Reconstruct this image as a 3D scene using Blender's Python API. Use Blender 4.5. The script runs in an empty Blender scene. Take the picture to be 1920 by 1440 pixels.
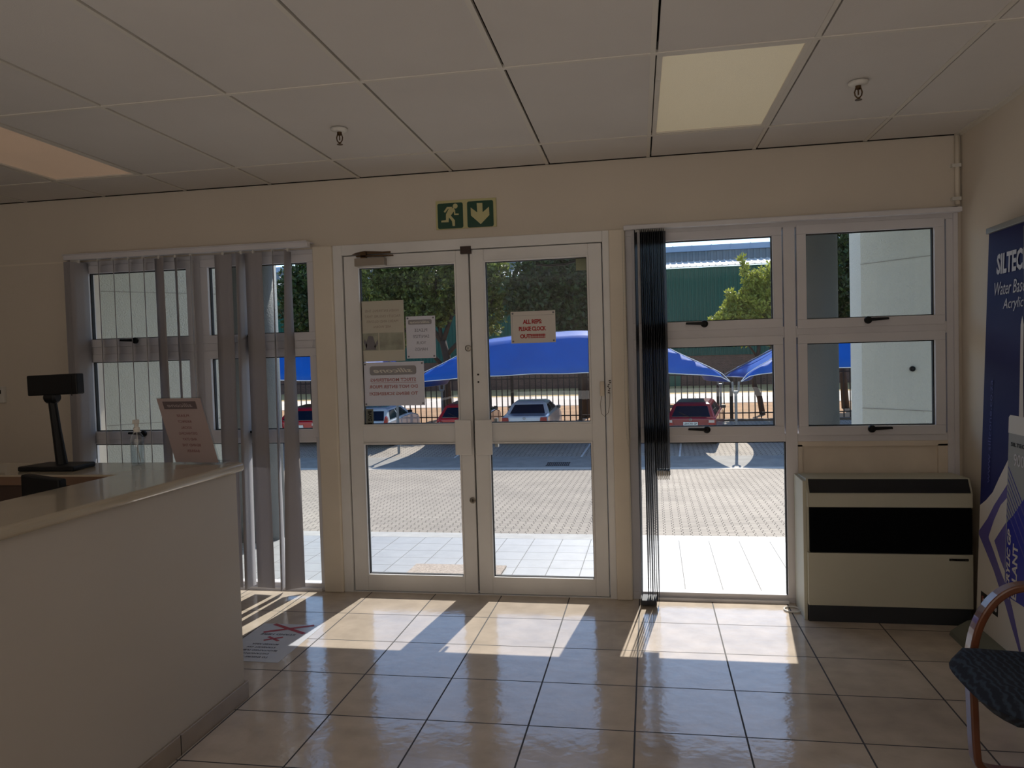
import bpy, bmesh, math, random
from mathutils import Vector, Matrix, Euler
PI = math.pi
sc = bpy.context.scene
COL = sc.collection

# ------------------------------------------------------------------ camera
cam_d = bpy.data.cameras.new('camera'); cam = bpy.data.objects.new('camera', cam_d); COL.objects.link(cam)
F, PIT, ROL, YAW = 1464.77, -0.0356, 0.0287, 0.1797
cam_d.sensor_width = 36; cam_d.sensor_fit = 'HORIZONTAL'; cam_d.lens = F / 1920 * 36
cam_d.clip_start = 0.05; cam_d.clip_end = 600
_R = Matrix.Rotation(YAW, 3, 'Z') @ Matrix.Rotation(PIT, 3, 'X') @ Matrix.Rotation(ROL, 3, 'Y')
_M = _R @ Matrix(((1, 0, 0), (0, 0, -1), (0, 1, 0)))
cam.matrix_world = Matrix.Translation((0, -4.7277, 1.4845)) @ _M.to_4x4()
sc.camera = cam

# ------------------------------------------------------------------ world, sun, exposure
w = bpy.data.worlds.new('sky'); sc.world = w; w.use_nodes = True
nt = w.node_tree; nt.nodes.clear()
sky = nt.nodes.new('ShaderNodeTexSky'); sky.sky_type = 'NISHITA'; sky.sun_disc = False
sky.sun_elevation = math.radians(43.7); sky.sun_rotation = math.radians(6); sky.air_density = 1.0
sky.dust_density = 0.5; sky.altitude = 1500
bg = nt.nodes.new('ShaderNodeBackground'); bg.inputs['Strength'].default_value = 0.27
wo = nt.nodes.new('ShaderNodeOutputWorld')
nt.links.new(sky.outputs[0], bg.inputs[0]); nt.links.new(bg.outputs[0], wo.inputs[0])
sun_d = bpy.data.lights.new('sun', 'SUN'); sun = bpy.data.objects.new('sun', sun_d); COL.objects.link(sun)
sun_d.energy = 6.6; sun_d.angle = math.radians(0.55); sun_d.color = (1, .94, .86)
sun.rotation_euler = Vector((-.11, -1.04, -1.0)).to_track_quat('-Z', 'Y').to_euler(); sun.location = (2, 20, 20)
# added fill lamp behind the camera, facing up, to brighten the interior
ar_d = bpy.data.lights.new('interior_fill', 'AREA'); ar = bpy.data.objects.new('interior_fill', ar_d); COL.objects.link(ar)
ar_d.shape = 'RECTANGLE'; ar_d.size = 4.6; ar_d.size_y = 2.4; ar_d.energy = 88; ar_d.color = (1.0, .97, .95)
ar.location = (-.75, -6.6, .9); ar.rotation_euler = (PI, 0, 0)
sc.view_settings.view_transform = 'Standard'; sc.view_settings.look = 'None'
sc.view_settings.exposure = 0.0; sc.view_settings.gamma = 1.0; sc.view_settings.use_curve_mapping = False
sc.cycles.use_denoising = True
sc.cycles.max_bounces = 10; sc.cycles.diffuse_bounces = 5; sc.cycles.transparent_max_bounces = 16
sc.cycles.sample_clamp_indirect = 8

# ------------------------------------------------------------------ helpers: materials
def lin(c):
    return tuple((x / 12.92 if x <= .04045 else ((x + .055) / 1.055) ** 2.4) for x in c)
def rgb(r, g, b): return lin((r / 255, g / 255, b / 255)) + (1,)
def mat(name, c, rough=.6, metal=0, spec=.5, noise=None, bump=None, trans=None, coat=0):
    """noise=(scale, amount) colour variation; bump=(scale, strength)"""
    m = bpy.data.materials.new(name); m.use_nodes = True
    t = m.node_tree; b = t.nodes['Principled BSDF']; N = t.nodes.new; L = t.links.new
    b.inputs['Base Color'].default_value = c; b.inputs['Roughness'].default_value = rough
    b.inputs['Metallic'].default_value = metal; b.inputs['Specular IOR Level'].default_value = spec
    b.inputs['Coat Weight'].default_value = coat
    tc = N('ShaderNodeTexCoord')
    if noise:
        n = N('ShaderNodeTexNoise'); n.inputs['Scale'].default_value = noise[0]; n.inputs['Detail'].default_value = 5
        L(tc.outputs['Object'], n.inputs['Vector'])
        r = N('ShaderNodeMapRange'); r.inputs['From Min'].default_value = .3; r.inputs['From Max'].default_value = .7
        r.inputs['To Min'].default_value = 1 - noise[1]; r.inputs['To Max'].default_value = 1 + noise[1]
        L(n.outputs['Fac'], r.inputs['Value'])
        x = N('ShaderNodeVectorMath'); x.operation = 'SCALE'; x.inputs[0].default_value = c[:3]
        L(r.outputs[0], x.inputs['Scale']); L(x.outputs[0], b.inputs['Base Color'])
    if bump:
        n2 = N('ShaderNodeTexNoise'); n2.inputs['Scale'].default_value = bump[0]; n2.inputs['Detail'].default_value = 4
        L(tc.outputs['Object'], n2.inputs['Vector'])
        bp = N('ShaderNodeBump'); bp.inputs['Strength'].default_value = bump[1]; bp.inputs['Distance'].default_value = .01
        L(n2.outputs['Fac'], bp.inputs['Height']); L(bp.outputs[0], b.inputs['Normal'])
    if trans:
        tr = N('ShaderNodeBsdfTranslucent'); tr.inputs[0].default_value = trans[0]
        mx = N('ShaderNodeMixShader'); mx.inputs[0].default_value = trans[1]
        L(b.outputs[0], mx.inputs[1]); L(tr.outputs[0], mx.inputs[2]); L(mx.outputs[0], t.nodes['Material Output'].inputs[0])
    return m
def glass(name, tint, refl=.018, rough=0.0):
    m = bpy.data.materials.new(name); m.use_nodes = True; t = m.node_tree; t.nodes.clear(); N = t.nodes.new; L = t.links.new
    tr = N('ShaderNodeBsdfTransparent'); tr.inputs[0].default_value = tint
    gl = N('ShaderNodeBsdfGlossy'); gl.inputs['Roughness'].default_value = rough
    lw = N('ShaderNodeLayerWeight'); lw.inputs['Blend'].default_value = .5
    p = N('ShaderNodeMath'); p.operation = 'POWER'; p.inputs[1].default_value = 5; L(lw.outputs['Facing'], p.inputs[0])
    a = N('ShaderNodeMath'); a.operation = 'MULTIPLY_ADD'; a.inputs[1].default_value = .8; a.inputs[2].default_value = refl
    L(p.outputs[0], a.inputs[0])
    mx = N('ShaderNodeMixShader'); o = N('ShaderNodeOutputMaterial')
    L(a.outputs[0], mx.inputs[0]); L(tr.outputs[0], mx.inputs[1]); L(gl.outputs[0], mx.inputs[2]); L(mx.outputs[0], o.inputs[0])
    return m
def grid_mat(name, tile, grout, tx, ty, x0, y0, rot, gw, rough=.3, grough=.8, noise=(3, .08), bump=None, offset=0.0, spec=.5, var=.04, soft=0):
    """tiled surface: tile size tx, ty, one joint crossing at x0, y0, joints gw wide"""
    m = bpy.data.materials.new(name); m.use_nodes = True
    t = m.node_tree; b = t.nodes['Principled BSDF']; N = t.nodes.new; L = t.links.new
    tc = N('ShaderNodeTexCoord'); mp = N('ShaderNodeMapping'); mp.vector_type = 'POINT'
    mp.inputs['Rotation'].default_value = (0, 0, -rot); mp.inputs['Location'].default_value = (-x0 + gw / 2, -y0 + gw / 2, 0)
    L(tc.outputs['Object'], mp.inputs[0])
    br = N('ShaderNodeTexBrick'); br.offset = offset; br.squash = 1
    br.inputs['Scale'].default_value = 1; br.inputs['Brick Width'].default_value = tx; br.inputs['Row Height'].default_value = ty
    br.inputs['Mortar Size'].default_value = gw / 2; br.inputs['Mortar Smooth'].default_value = soft
    br.inputs['Color1'].default_value = tuple(c * (1 - var) for c in tile[:3]) + (1,)
    br.inputs['Color2'].default_value = tuple(min(1, c * (1 + var)) for c in tile[:3]) + (1,)
    br.inputs['Mortar'].default_value = grout
    L(mp.outputs[0], br.inputs['Vector'])
    n = N('ShaderNodeTexNoise'); n.inputs['Scale'].default_value = noise[0]; n.inputs['Detail'].default_value = 6
    L(tc.outputs['Object'], n.inputs['Vector'])
    r = N('ShaderNodeMapRange'); r.inputs['From Min'].default_value = .3; r.inputs['From Max'].default_value = .7
    r.inputs['To Min'].default_value = 1 - noise[1]; r.inputs['To Max'].default_value = 1 + noise[1]; L(n.outputs['Fac'], r.inputs['Value'])
    x = N('ShaderNodeVectorMath'); x.operation = 'SCALE'; L(br.outputs['Color'], x.inputs[0]); L(r.outputs[0], x.inputs['Scale'])
    L(x.outputs[0], b.inputs['Base Color'])
    r2 = N('ShaderNodeMapRange'); r2.inputs['To Min'].default_value = rough; r2.inputs['To Max'].default_value = grough
    L(br.outputs['Fac'], r2.inputs['Value']); L(r2.outputs[0], b.inputs['Roughness'])
    b.inputs['Specular IOR Level'].default_value = spec
    inv = N('ShaderNodeMath'); inv.operation = 'SUBTRACT'; inv.inputs[0].default_value = 1; L(br.outputs['Fac'], inv.inputs[1])
    b1 = N('ShaderNodeBump'); b1.inputs['Strength'].default_value = .6; b1.inputs['Distance'].default_value = .002
    L(inv.outputs[0], b1.inputs['Height'])
    if bump:
        n2 = N('ShaderNodeTexNoise'); n2.inputs['Scale'].default_value = bump[0]; n2.inputs['Detail'].default_value = 3
        L(tc.outputs['Object'], n2.inputs['Vector'])
        b2 = N('ShaderNodeBump'); b2.inputs['Strength'].default_value = bump[1]; b2.inputs['Distance'].default_value = .01
        L(n2.outputs['Fac'], b2.inputs['Height']); L(b1.outputs[0], b2.inputs['Normal']); L(b2.outputs[0], b.inputs['Normal'])
    else: L(b1.outputs[0], b.inputs['Normal'])
    return m

# ------------------------------------------------------------------ helpers: meshes
def org(o):
    v = Vector((0, 0, 0))
    while o is not None: v += o.location; o = o.parent
    return v
class MB:
    def __init__(s): s.v = []; s.f = []; s.mi = []; s.m = 0
    def add(s, vs, fs):
        n = len(s.v); s.v += [tuple(v) for v in vs]; s.f += [tuple(i + n for i in f) for f in fs]; s.mi += [s.m] * len(fs); return s
    def box(s, x0, x1, y0, y1, z0, z1):
        x0, x1 = min(x0, x1), max(x0, x1); y0, y1 = min(y0, y1), max(y0, y1); z0, z1 = min(z0, z1), max(z0, z1)
        return s.add([(x0, y0, z0), (x1, y0, z0), (x1, y1, z0), (x0, y1, z0), (x0, y0, z1), (x1, y0, z1), (x1, y1, z1), (x0, y1, z1)],
                     [(0, 3, 2, 1), (4, 5, 6, 7), (0, 1, 5, 4), (1, 2, 6, 5), (2, 3, 7, 6), (3, 0, 4, 7)])
    def obox(s, c, sx, sy, sz, M=None):
        M = M or Matrix.Identity(3); c = Vector(c)
        vs = [c + M @ Vector((a * sx / 2, b * sy / 2, d * sz / 2)) for d in (-1, 1) for a, b in ((-1, -1), (1, -1), (1, 1), (-1, 1))]
        return s.add(vs, [(0, 3, 2, 1), (4, 5, 6, 7), (0, 1, 5, 4), (1, 2, 6, 5), (2, 3, 7, 6), (3, 0, 4, 7)])
    def prism(s, pts, a, b, ax='z'):
        """polygon pts extruded from a to b along axis ax; pts are (x,y) for z, (y,z) for x, (x,z) for y"""
        def P(p, h): return (p[0], p[1], h) if ax == 'z' else ((h, p[0], p[1]) if ax == 'x' else (p[0], h, p[1]))
        n = len(pts)
        return s.add([P(p, a) for p in pts] + [P(p, b) for p in pts],
                     [tuple(range(n - 1, -1, -1)), tuple(range(n, 2 * n))] + [(i, (i + 1) % n, n + (i + 1) % n, n + i) for i in range(n)])
    def tube(s, path, r, n=8, caps=True):
        path = [Vector(p) for p in path]; rs = r if isinstance(r, (list, tuple)) else [r] * len(path); base = len(s.v); ring = []
        up = Vector((0, 0, 1))
        d0 = (path[1] - path[0]).normalized(); a = d0.orthogonal().normalized()
        for i, p in enumerate(path):
            d = (path[min(i + 1, len(path) - 1)] - path[max(i - 1, 0)]).normalized()
            a = (a - d * a.dot(d)).normalized(); b = d.cross(a)
            ring += [p + (a * math.cos(2 * PI * k / n) + b * math.sin(2 * PI * k / n)) * rs[i] for k in range(n)]
        fs = []
        for i in range(len(path) - 1):
            for k in range(n): fs.append((i * n + k, i * n + (k + 1) % n, (i + 1) * n + (k + 1) % n, (i + 1) * n + k))
        if caps: fs += [tuple(range(n - 1, -1, -1)), tuple(range((len(path) - 1) * n, len(path) * n))]
        return s.add(ring, fs)
    def lathe(s, prof, c, n=20, M=None):
        """profile (r, z) turned around the z axis through c"""
        c = Vector(c); M = M or Matrix.Identity(3); vs = []
        for r, z in prof: vs += [c + M @ Vector((r * math.cos(2 * PI * k / n), r * math.sin(2 * PI * k / n), z)) for k in range(n)]
        fs = []
        for i in range(len(prof) - 1):
            for k in range(n): fs.append((i * n + k, i * n + (k + 1) % n, (i + 1) * n + (k + 1) % n, (i + 1) * n + k))
        fs += [tuple(range(n - 1, -1, -1)), tuple(range((len(prof) - 1) * n, len(prof) * n))]
        return s.add(vs, fs)
    def cyl(s, c, r, h, n=16, M=None): return s.lathe([(r, 0), (r, h)], c, n, M)
    def quad(s, a, b, c, d): return s.add([a, b, c, d], [(0, 1, 2, 3)])
    def slab(s, a, b, c, d, th):
        """quad given a thickness th along its normal"""
        a, b, c, d = map(Vector, (a, b, c, d)); n = (b - a).cross(d - a).normalized() * th
        return s.add([a, b, c, d, a + n, b + n, c + n, d + n], [(3, 2, 1, 0), (4, 5, 6, 7), (0, 1, 5, 4), (1, 2, 6, 5), (2, 3, 7, 6), (3, 0, 4, 7)])
    def build(s, name, m, parent=None, at=None, smooth=False, bevel=0, seg=2, local=False, **pr):
        me = bpy.data.meshes.new(name)
        o = bpy.data.objects.new(name, me); COL.objects.link(o)
        if at is not None and parent is None: o.location = at
        off = Vector((0, 0, 0)) if local else (org(parent) if parent else o.location.copy())
        if parent: o.parent = parent
        me.from_pydata([tuple(Vector(v) - off) for v in s.v], [], s.f)
        for mm in (m if isinstance(m, (list, tuple)) else [m]): me.materials.append(mm)
        me.polygons.foreach_set('material_index', s.mi)
        if smooth: me.polygons.foreach_set('use_smooth', [True] * len(me.polygons))
        me.update()
        if bevel:
            b = o.modifiers.new('bevel', 'BEVEL'); b.width = bevel; b.segments = seg; b.limit_method = 'ANGLE'; b.angle_limit = math.radians(35)
            if smooth: b.harden_normals = False
        for k, v in pr.items(): o[k] = v
        return o
def thing(name, loc, label, cat, group=None, rz=0):
    o = bpy.data.objects.new(name, None); COL.objects.link(o); o.location = loc; o.rotation_euler = (0, 0, rz)
    o.empty_display_size = .1; o['label'] = label; o['category'] = cat
    if group: o['group'] = group
    return o
def struct_root(name, loc=(0, 0, 0)):
    o = bpy.data.objects.new(name, None); COL.objects.link(o); o.location = loc; o['kind'] = 'structure'; return o
def dup(o, parent=None, **pr):
    c = o.copy(); COL.objects.link(c)
    if parent is not None: c.parent = parent
    for ch in o.children: dup(ch, c)
    for k, v in pr.items():
        if k == 'loc': c.location = v
        elif k == 'rz': c.rotation_euler = (0, 0, v)
        else: c[k] = v
    return c
_tmp = []
def text_geo(s, bold=0, shear=0, sp=1.0, lsp=1.0, align='CENTER'):
    cu = bpy.data.curves.new('txt', 'FONT'); cu.body = s; cu.align_x = align; cu.size = 1; cu.offset = bold; cu.shear = shear
    cu.space_character = sp; cu.space_line = lsp; cu.resolution_u = 2; cu.fill_mode = 'FRONT'
    o = bpy.data.objects.new('txt', cu); COL.objects.link(o)
    bpy.context.view_layer.update()
    me = bpy.data.meshes.new_from_object(o.evaluated_get(bpy.context.evaluated_depsgraph_get()))
    v = [p.co.copy() for p in me.vertices]; f = [tuple(p.vertices) for p in me.polygons]
    bpy.data.objects.remove(o); bpy.data.curves.remove(cu); bpy.data.meshes.remove(me)
    return v, f
def text(name, s, m, parent, O, X, Y, w, h, mirror=False, local=False, **kw):
    """lettering filling w x h centred on O, reading along X with up Y"""
    v, f = text_geo(s, **kw)
    x0 = min(p.x for p in v); x1 = max(p.x for p in v); y0 = min(p.y for p in v); y1 = max(p.y for p in v)
    O, X, Y = Vector(O), Vector(X).normalized(), Vector(Y).normalized()
    mb = MB(); sx = w / (x1 - x0); sy = h / (y1 - y0)
    mb.add([O + X * ((p.x - (x0 + x1) / 2) * sx * (-1 if mirror else 1)) + Y * ((p.y - (y0 + y1) / 2) * sy) for p in v], f)
    return mb.build(name, m, parent, local=local)

# ------------------------------------------------------------------ materials
M = {}
M['wall'] = mat('cream_paint', rgb(214, 204, 190), .75, noise=(1.5, .03), bump=(180, .12))
M['ceil'] = mat('ceiling_board', rgb(212, 207, 202), .85, noise=(2, .03), bump=(260, .15))
M['bar'] = mat('ceiling_bar', rgb(214, 208, 198), .5)
M['gap'] = mat('dark_gap', rgb(30, 26, 22), .9)
M['alu'] = mat('white_aluminium', rgb(214, 212, 216), .45, noise=(4, .04))
M['alu2'] = mat('white_door_aluminium', rgb(228, 227, 226), .45, noise=(3, .06))
M['cream'] = mat('cream_post_paint', rgb(224, 214, 198), .6, noise=(3, .05))
M['cream2'] = mat('cream_board', rgb(218, 206, 190), .6, noise=(4, .08))
M['blk'] = mat('black_plastic', rgb(11, 11, 13), .5, spec=.3)
M['seal'] = mat('black_rubber', rgb(24, 24, 24), .7)
M['brown'] = mat('brown_bracket', rgb(50, 32, 26), .5)
M['chrome'] = mat('steel', rgb(150, 145, 138), .3, 1)
M['brass'] = mat('dark_brass', rgb(92, 72, 52), .35, .8)
M['glassc'] = glass('clear_glass', (.985, .99, .985, 1))
M['glassd'] = glass('tinted_door_glass', (.87, .88, .885, 1))
M['glassw'] = glass('tinted_window_glass', (.91, .925, .92, 1))
M['white'] = mat('white_plastic', rgb(215, 212, 205), .45)
M['floor'] = grid_mat('floor_tiles', rgb(198, 184, 168), rgb(44, 40, 38), .4231, .4208, -.1088, .0045 - .4208 * 12, .0055, .007,
                      rough=.13, noise=(7, .12), bump=(11, .2), spec=.95)
M['skirt'] = mat('skirting_tile', rgb(150, 136, 120), .3, noise=(7, .12))

# ------------------------------------------------------------------ room shell
H = 2.6365; XR = 1.69; XL = -6.6; YB = -8.0
MB().box(XL - .2, XR + .2, YB - .2, .10, -.06, 0).build('floor', M['floor'], kind='structure')
def opening_wall():
    b = MB()
    b.box(XL, -3.84, 0, .22, 0, H); b.box(-3.84, XR, 0, .22, 2.215, H); b.box(1.66, XR, 0, .22, 0, 2.215)
    return b
opening_wall().build('wall_front', M['wall'], kind='structure')
MB().box(XR, XR + .15, YB, .22, 0, H + .1).build('wall_right', M['wall'], kind='structure')
MB().box(XL - .15, XL, YB, .22, 0, H + .1).build('wall_left', M['wall'], kind='structure')
MB().box(XL, XR, YB - .15, YB, 0, H + .1).build('wall_back', M['wall'], kind='structure')
# ceiling: boards on a grid, last row by the window wall is a cut row
D1, CL, SK, X0 = .457, 1.153, .0182, -1.2015
rows = [0, -D1] + [-D1 - CL * k for k in range(1, 8)]
panels = {(2, 1), (-4, 1), (2, 4), (-4, 4)}
cb = MB()
for r in range(len(rows) - 1):
    ya, yb = rows[r] , rows[r + 1]
    for i in range(-10, 6):
        if (i, r) in panels: continue
        xa = X0 + .6 * i; xb = xa + .6
        sa, sb = -ya * SK, -yb * SK
        g = .004
        p = [(xa + sb + .012 + g, yb + .012 + g), (xb + sb - .012, yb + .012 + g), (xb + sa - .012, ya - .012), (xa + sa + .012 + g, ya - .012)]
        p = [(min(max(x, XL), XR - .03), max(y, YB)) for x, y in p]
        if p[1][0] - p[0][0] < .02: continue
        cb.prism(p, H, H + .02)
ceil = cb.build('ceiling', M['ceil'], kind='structure')
gb = MB()
for i in range(-10, 6):
    xa = X0 + .6 * i
    if XL < xa < XR - .05: gb.prism([(xa - YB * SK - .013, YB), (xa - YB * SK + .007, YB), (xa + .007, 0), (xa - .013, 0)], H - .003, H + .012)
for y in rows[1:]:
    if y > YB: gb.box(XL, XR, y - .013, y + .008, H - .004, H + .011)
gb.build('grid_bar', M['bar'], ceil)
MB().box(XR - .03, XR, YB, 0, H - .012, H + .012).build('edge_angle', M['bar'], ceil)
MB().box(XL, XR, -.006, 0, H - .004, H + .012).build('shadow_gap', M['gap'], ceil)
MB().box(XL, XR, YB, .2, H + .09, H + .1).build('ceiling_void', M['gap'], ceil)
# fluorescent panels, a faint glow added so the diffusers outshine the ceiling
def light_panel(i, r, tint, label):
    ya, yb = rows[r], rows[r + 1]; xa = X0 + .6 * i; sa, sb = -ya * SK, -yb * SK
    t = thing('ceiling_light', (xa + .3, (ya + yb) / 2, H), label, 'ceiling light', 'fluorescent ceiling panels')
    def quad(ins, z0, z1, mb=None):
        p = [(xa + sb + .012 + ins, yb + .012 + ins), (xa + .6 + sb - .012 - ins, yb + .012 + ins), (xa + .6 + sa - .012 - ins, ya - .012 - ins), (xa + sa + .012 + ins, ya - .012 - ins)]
        return p
    o, q = quad(.0, 0, 0), quad(.022, 0, 0)
    fb = MB()
    for k in range(4):
        a, b, c, d = o[k], o[(k + 1) % 4], q[(k + 1) % 4], q[k]
        fb.prism([a, b, c, d], H - .002, H + .05)
    fb.build('frame', M['bar'], t)
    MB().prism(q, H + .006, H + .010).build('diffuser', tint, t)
    q2 = quad(.005, 0, 0)
    MB().prism(q2, H + .05, H + .054).build('housing', M['white'], t)
    return t
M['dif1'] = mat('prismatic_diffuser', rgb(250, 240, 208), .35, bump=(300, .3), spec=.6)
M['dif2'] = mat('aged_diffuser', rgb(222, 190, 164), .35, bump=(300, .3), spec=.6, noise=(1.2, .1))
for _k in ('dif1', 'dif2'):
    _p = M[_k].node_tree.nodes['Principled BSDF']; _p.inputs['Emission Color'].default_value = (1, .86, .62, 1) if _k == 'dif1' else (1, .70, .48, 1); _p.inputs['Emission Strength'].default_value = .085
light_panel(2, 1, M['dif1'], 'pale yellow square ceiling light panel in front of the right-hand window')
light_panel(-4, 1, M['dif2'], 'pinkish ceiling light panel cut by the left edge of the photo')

# ------------------------------------------------------------------ window walls
def frame_rect(b, x0, x1, z0, z1, w, y0=-.01, y1=.06):
    """rectangular frame, outer size x0..x1, z0..z1, bars w wide"""
    b.box(x0, x1, y0, y1, z1 - w, z1); b.box(x0, x1, y0, y1, z0, z0 + w)
    b.box(x0, x0 + w, y0, y1, z0 + w, z1 - w); b.box(x1 - w, x1, y0, y1, z0 + w, z1 - w)
def sash(root, x0, x1, z0, z1, gl, w=.052, handle=0, hx=None):
    b = MB(); frame_rect(b, x0, x1, z0, z1, w, -.022, .045)
    f = b.build('sash', M['alu'], root, bevel=.002, seg=1)
    s = MB(); frame_rect(s, x0 + w, x1 - w, z0 + w, z1 - w, .005, .004, .03); s.build('seal', M['seal'], f)
    MB().box(x0 + w, x1 - w, .014, .019, z0 + w, z1 - w).build('pane', gl, f)
    if handle:
        hx = hx if hx is not None else (x0 + x1) / 2; z = z0 + .036
        h = MB(); h.lathe([(.016, 0), (.022, .006), (.02, .022), (.012, .028)], (hx, -.022, z), 14, Matrix.Rotation(PI / 2, 3, 'X'))
        h.prism([(hx, z + .012), (hx - .105 * handle, z + .012), (hx - .108 * handle, z - .001), (hx, z - .008)][::(1 if handle < 0 else -1)], -.05, -.036, 'y')
        h.build('handle', M['blk'], f, bevel=.003)
    return f
W1 = struct_root('window_1')
b = MB(); frame_rect(b, -3.83, -2.10, -.005, 2.205, .05)
b.box(-2.965, -2.915, -.012, .06, .045, 2.155)
for z0, z1 in ((1.575, 1.625), (.965, 1.0)):
    b.box(-3.78, -2.965, -.012, .06, z0, z1); b.box(-2.915, -2.15, -.012, .06, z0, z1)
b.build('window_frame', M['alu'], W1, bevel=.002, seg=1)
sash(W1, -3.80, -2.965, 1.625, 2.175, M['glassw'], handle=1, hx=-3.40)
sash(W1, -2.915, -2.115, 1.625, 2.175, M['glassw'], handle=1, hx=-2.52)
sash(W1, -3.80, -2.965, 1.0, 1.575, M['glassw'], handle=1, hx=-3.37)
sash(W1, -2.915, -2.115, 1.0, 1.575, M['glassw'], handle=1, hx=-2.50)
for x0, x1 in ((-3.78, -2.965), (-2.915, -2.14)):
    MB().box(x0, x1, .014, .019, .045, .965).build('pane', M['glassw'], W1)
    s = MB(); frame_rect(s, x0, x1, .02, .965, .006, -.002, .03); s.build('seal', M['seal'], W1)
W2 = struct_root('window_2')
b = MB(); frame_rect(b, -.15, 1.66, -.005, 2.225, .05)
b.box(.745, .81, -.018, .06, .03, 2.18)
for z0, z1 in ((1.545, 1.61), (.945, .99)):
    b.box(-.1, .745, -.012, .06, z0, z1); b.box(.81, 1.61, -.012, .06, z0, z1)
b.build('window_frame', M['alu'], W2, bevel=.002, seg=1)
sash(W2, -.115, .738, 1.605, 2.185, M['glassw'], handle=1, hx=.298)
sash(W2, -.115, .738, .985, 1.56, M['glassw'], handle=1, hx=.30)
sash(W2, .818, 1.60, 1.595, 2.185, M['glassw'], handle=-1, hx=1.195)
sash(W2, .818, 1.60, .98, 1.56, M['glassw'], handle=-1, hx=1.208)
MB().box(-.1, .745, .014, .019, .03, .945).build('pane', M['glassc'], W2)
s = MB(); frame_rect(s, -.1, .745, .022, .945, .006, -.002, .03); s.build('seal', M['seal'], W2)
MB().box(.81, 1.61, .005, .05, .02, .945).build('infill_board', M['cream2'], W2)
b = MB(); b.box(.81, .835, -.012, .005, .02, .925); b.box(1.56, 1.61, -.012, .005, .02, .925); b.box(.81, 1.61, -.012, .005, .915, .945)
b.build('beading', M['cream2'], W2)
MB().box(-.10, .745, -.035, .02, -.0, .018).build('sill', M['alu'], W2)
MB().box(-3.78, -2.14, -.035, .02, .0, .018).build('sill', M['alu'], W1)
# cream posts and door frame
MB().box(-2.115, -1.985, -.05, .12, 0, 2.215).build('trim_1', M['cream'], bevel=.008, kind='structure')
MB().box(-.245, -.15, -.05, .12, 0, 2.215).build('trim_2', M['cream'], bevel=.008, kind='structure')
b = MB(); b.box(-1.985, -1.925, -.03, .10, 0, 2.215); b.box(-.285, -.245, -.03, .10, 0, 2.215); b.box(-1.925, -.285, -.03, .10, 2.15, 2.215)
b.build('trim_3', M['alu2'], bevel=.003, kind='structure')
MB().box(XL, XR, -.004, 0, 2.205, 2.215).build('trim_4', M['cream'], kind='structure')
MB().box(-.285 - 1.7, -.245, -.02, .10, -.02, .006).build('trim_5', M['alu2'], kind='structure')
b = MB(); b.box(1.645, 1.668, -.02, 0, 0, 2.24); b.box(-.15, 1.668, -.02, 0, 2.222, 2.24)
b.build('trim_6', M['alu'], kind='structure')

b = MB(); b.box(-1.935, -1.90, .04, .075, 0, 2.165); b.box(-.31, -.275, .04, .075, 0, 2.165); b.box(-1.93, -.28, .04, .075, 2.125, 2.17)
b.build('trim_7', M['alu2'], kind='structure')
# doors
def door(name, x0, x1, gx0, gx1):
    r = struct_root(name)
    b = MB(); y0, y1 = -.018, .035
    b.box(x0, gx0, y0, y1, .010, 2.145); b.box(gx1, x1, y0, y1, .010, 2.145)
    b.box(gx0, gx1, y0 + .001, y1, 2.075, 2.145); b.box(gx0, gx1, y0 + .001, y1, .957, 1.068); b.box(gx0, gx1, y0 + .001, y1, .010, .108)
    f = b.build('door_frame', M['alu2'], r, bevel=.0025, seg=1)
    bd = MB()
    for z0, z1 in ((.108, .957), (1.068, 2.075)):
        frame_rect(bd, gx0, gx1, z0, z1, .009, -.024, .0)
    bd.build('glazing_bead', M['alu2'], r)
    se = MB()
    for z0, z1 in ((.108, .957), (1.068, 2.075)):
        frame_rect(se, gx0 + .008, gx1 - .008, z0 + .008, z1 - .008, .005, -.004, .02)
    se.build('seal', M['seal'], r)
    for z0, z1 in ((.108, .957), (1.068, 2.075)):
        MB().box(gx0, gx1, .004, .010, z0, z1).build('pane', M['glassd'], r)
    return r
DL = door('door_1', -1.918, -1.108, -1.828, -1.188)
_m = MB().box(-1.118, -1.088, .037, .050, .01, 2.145).build('astragal', M['brown'], DL)
DR = door('door_2', -1.098, -.292, -1.012, -.372)
def pull(root, x0, x1):
    b = MB(); b.box(x0, x1, -.055, -.046, .883, 1.10); b.box(x0 + .02, x0 + .03, -.046, -.018, .90, 1.08); b.box(x1 - .03, x1 - .02, -.046, -.018, .90, 1.08)
    b.build('pull_plate', M['alu2'], root, bevel=.004)
pull(DL, -1.217, -1.113); pull(DR, -1.090, -.982)
MB().box(-.985, -.965, .035, .075, .92, 1.10).build('outer_handle', M['white'], DR)
for z in (1.541, .595):
    l = MB().lathe([(.020, 0), (.020, .004), (.015, .006), (.015, .003), (.006, .003)], (-1.124, -.018, z), 20, Matrix.Rotation(PI / 2, 3, 'X')).build('lock', M['chrome'], DL, smooth=False)
    MB().box(-1.126, -1.122, -.0225, -.019, z - .008, z + .008).build('keyhole', M['blk'], l)
for z in (1.377, 1.331):
    MB().lathe([(.006, 0), (.006, .0015)], (-1.066, -.018, z), 12, Matrix.Rotation(PI / 2, 3, 'X')).build('screw_hole', M['blk'], DR)
MB().box(-1.150, -1.085, -.045, -.018, 2.120, 2.165).build('latch_strike', M['brown'], DL)
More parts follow.
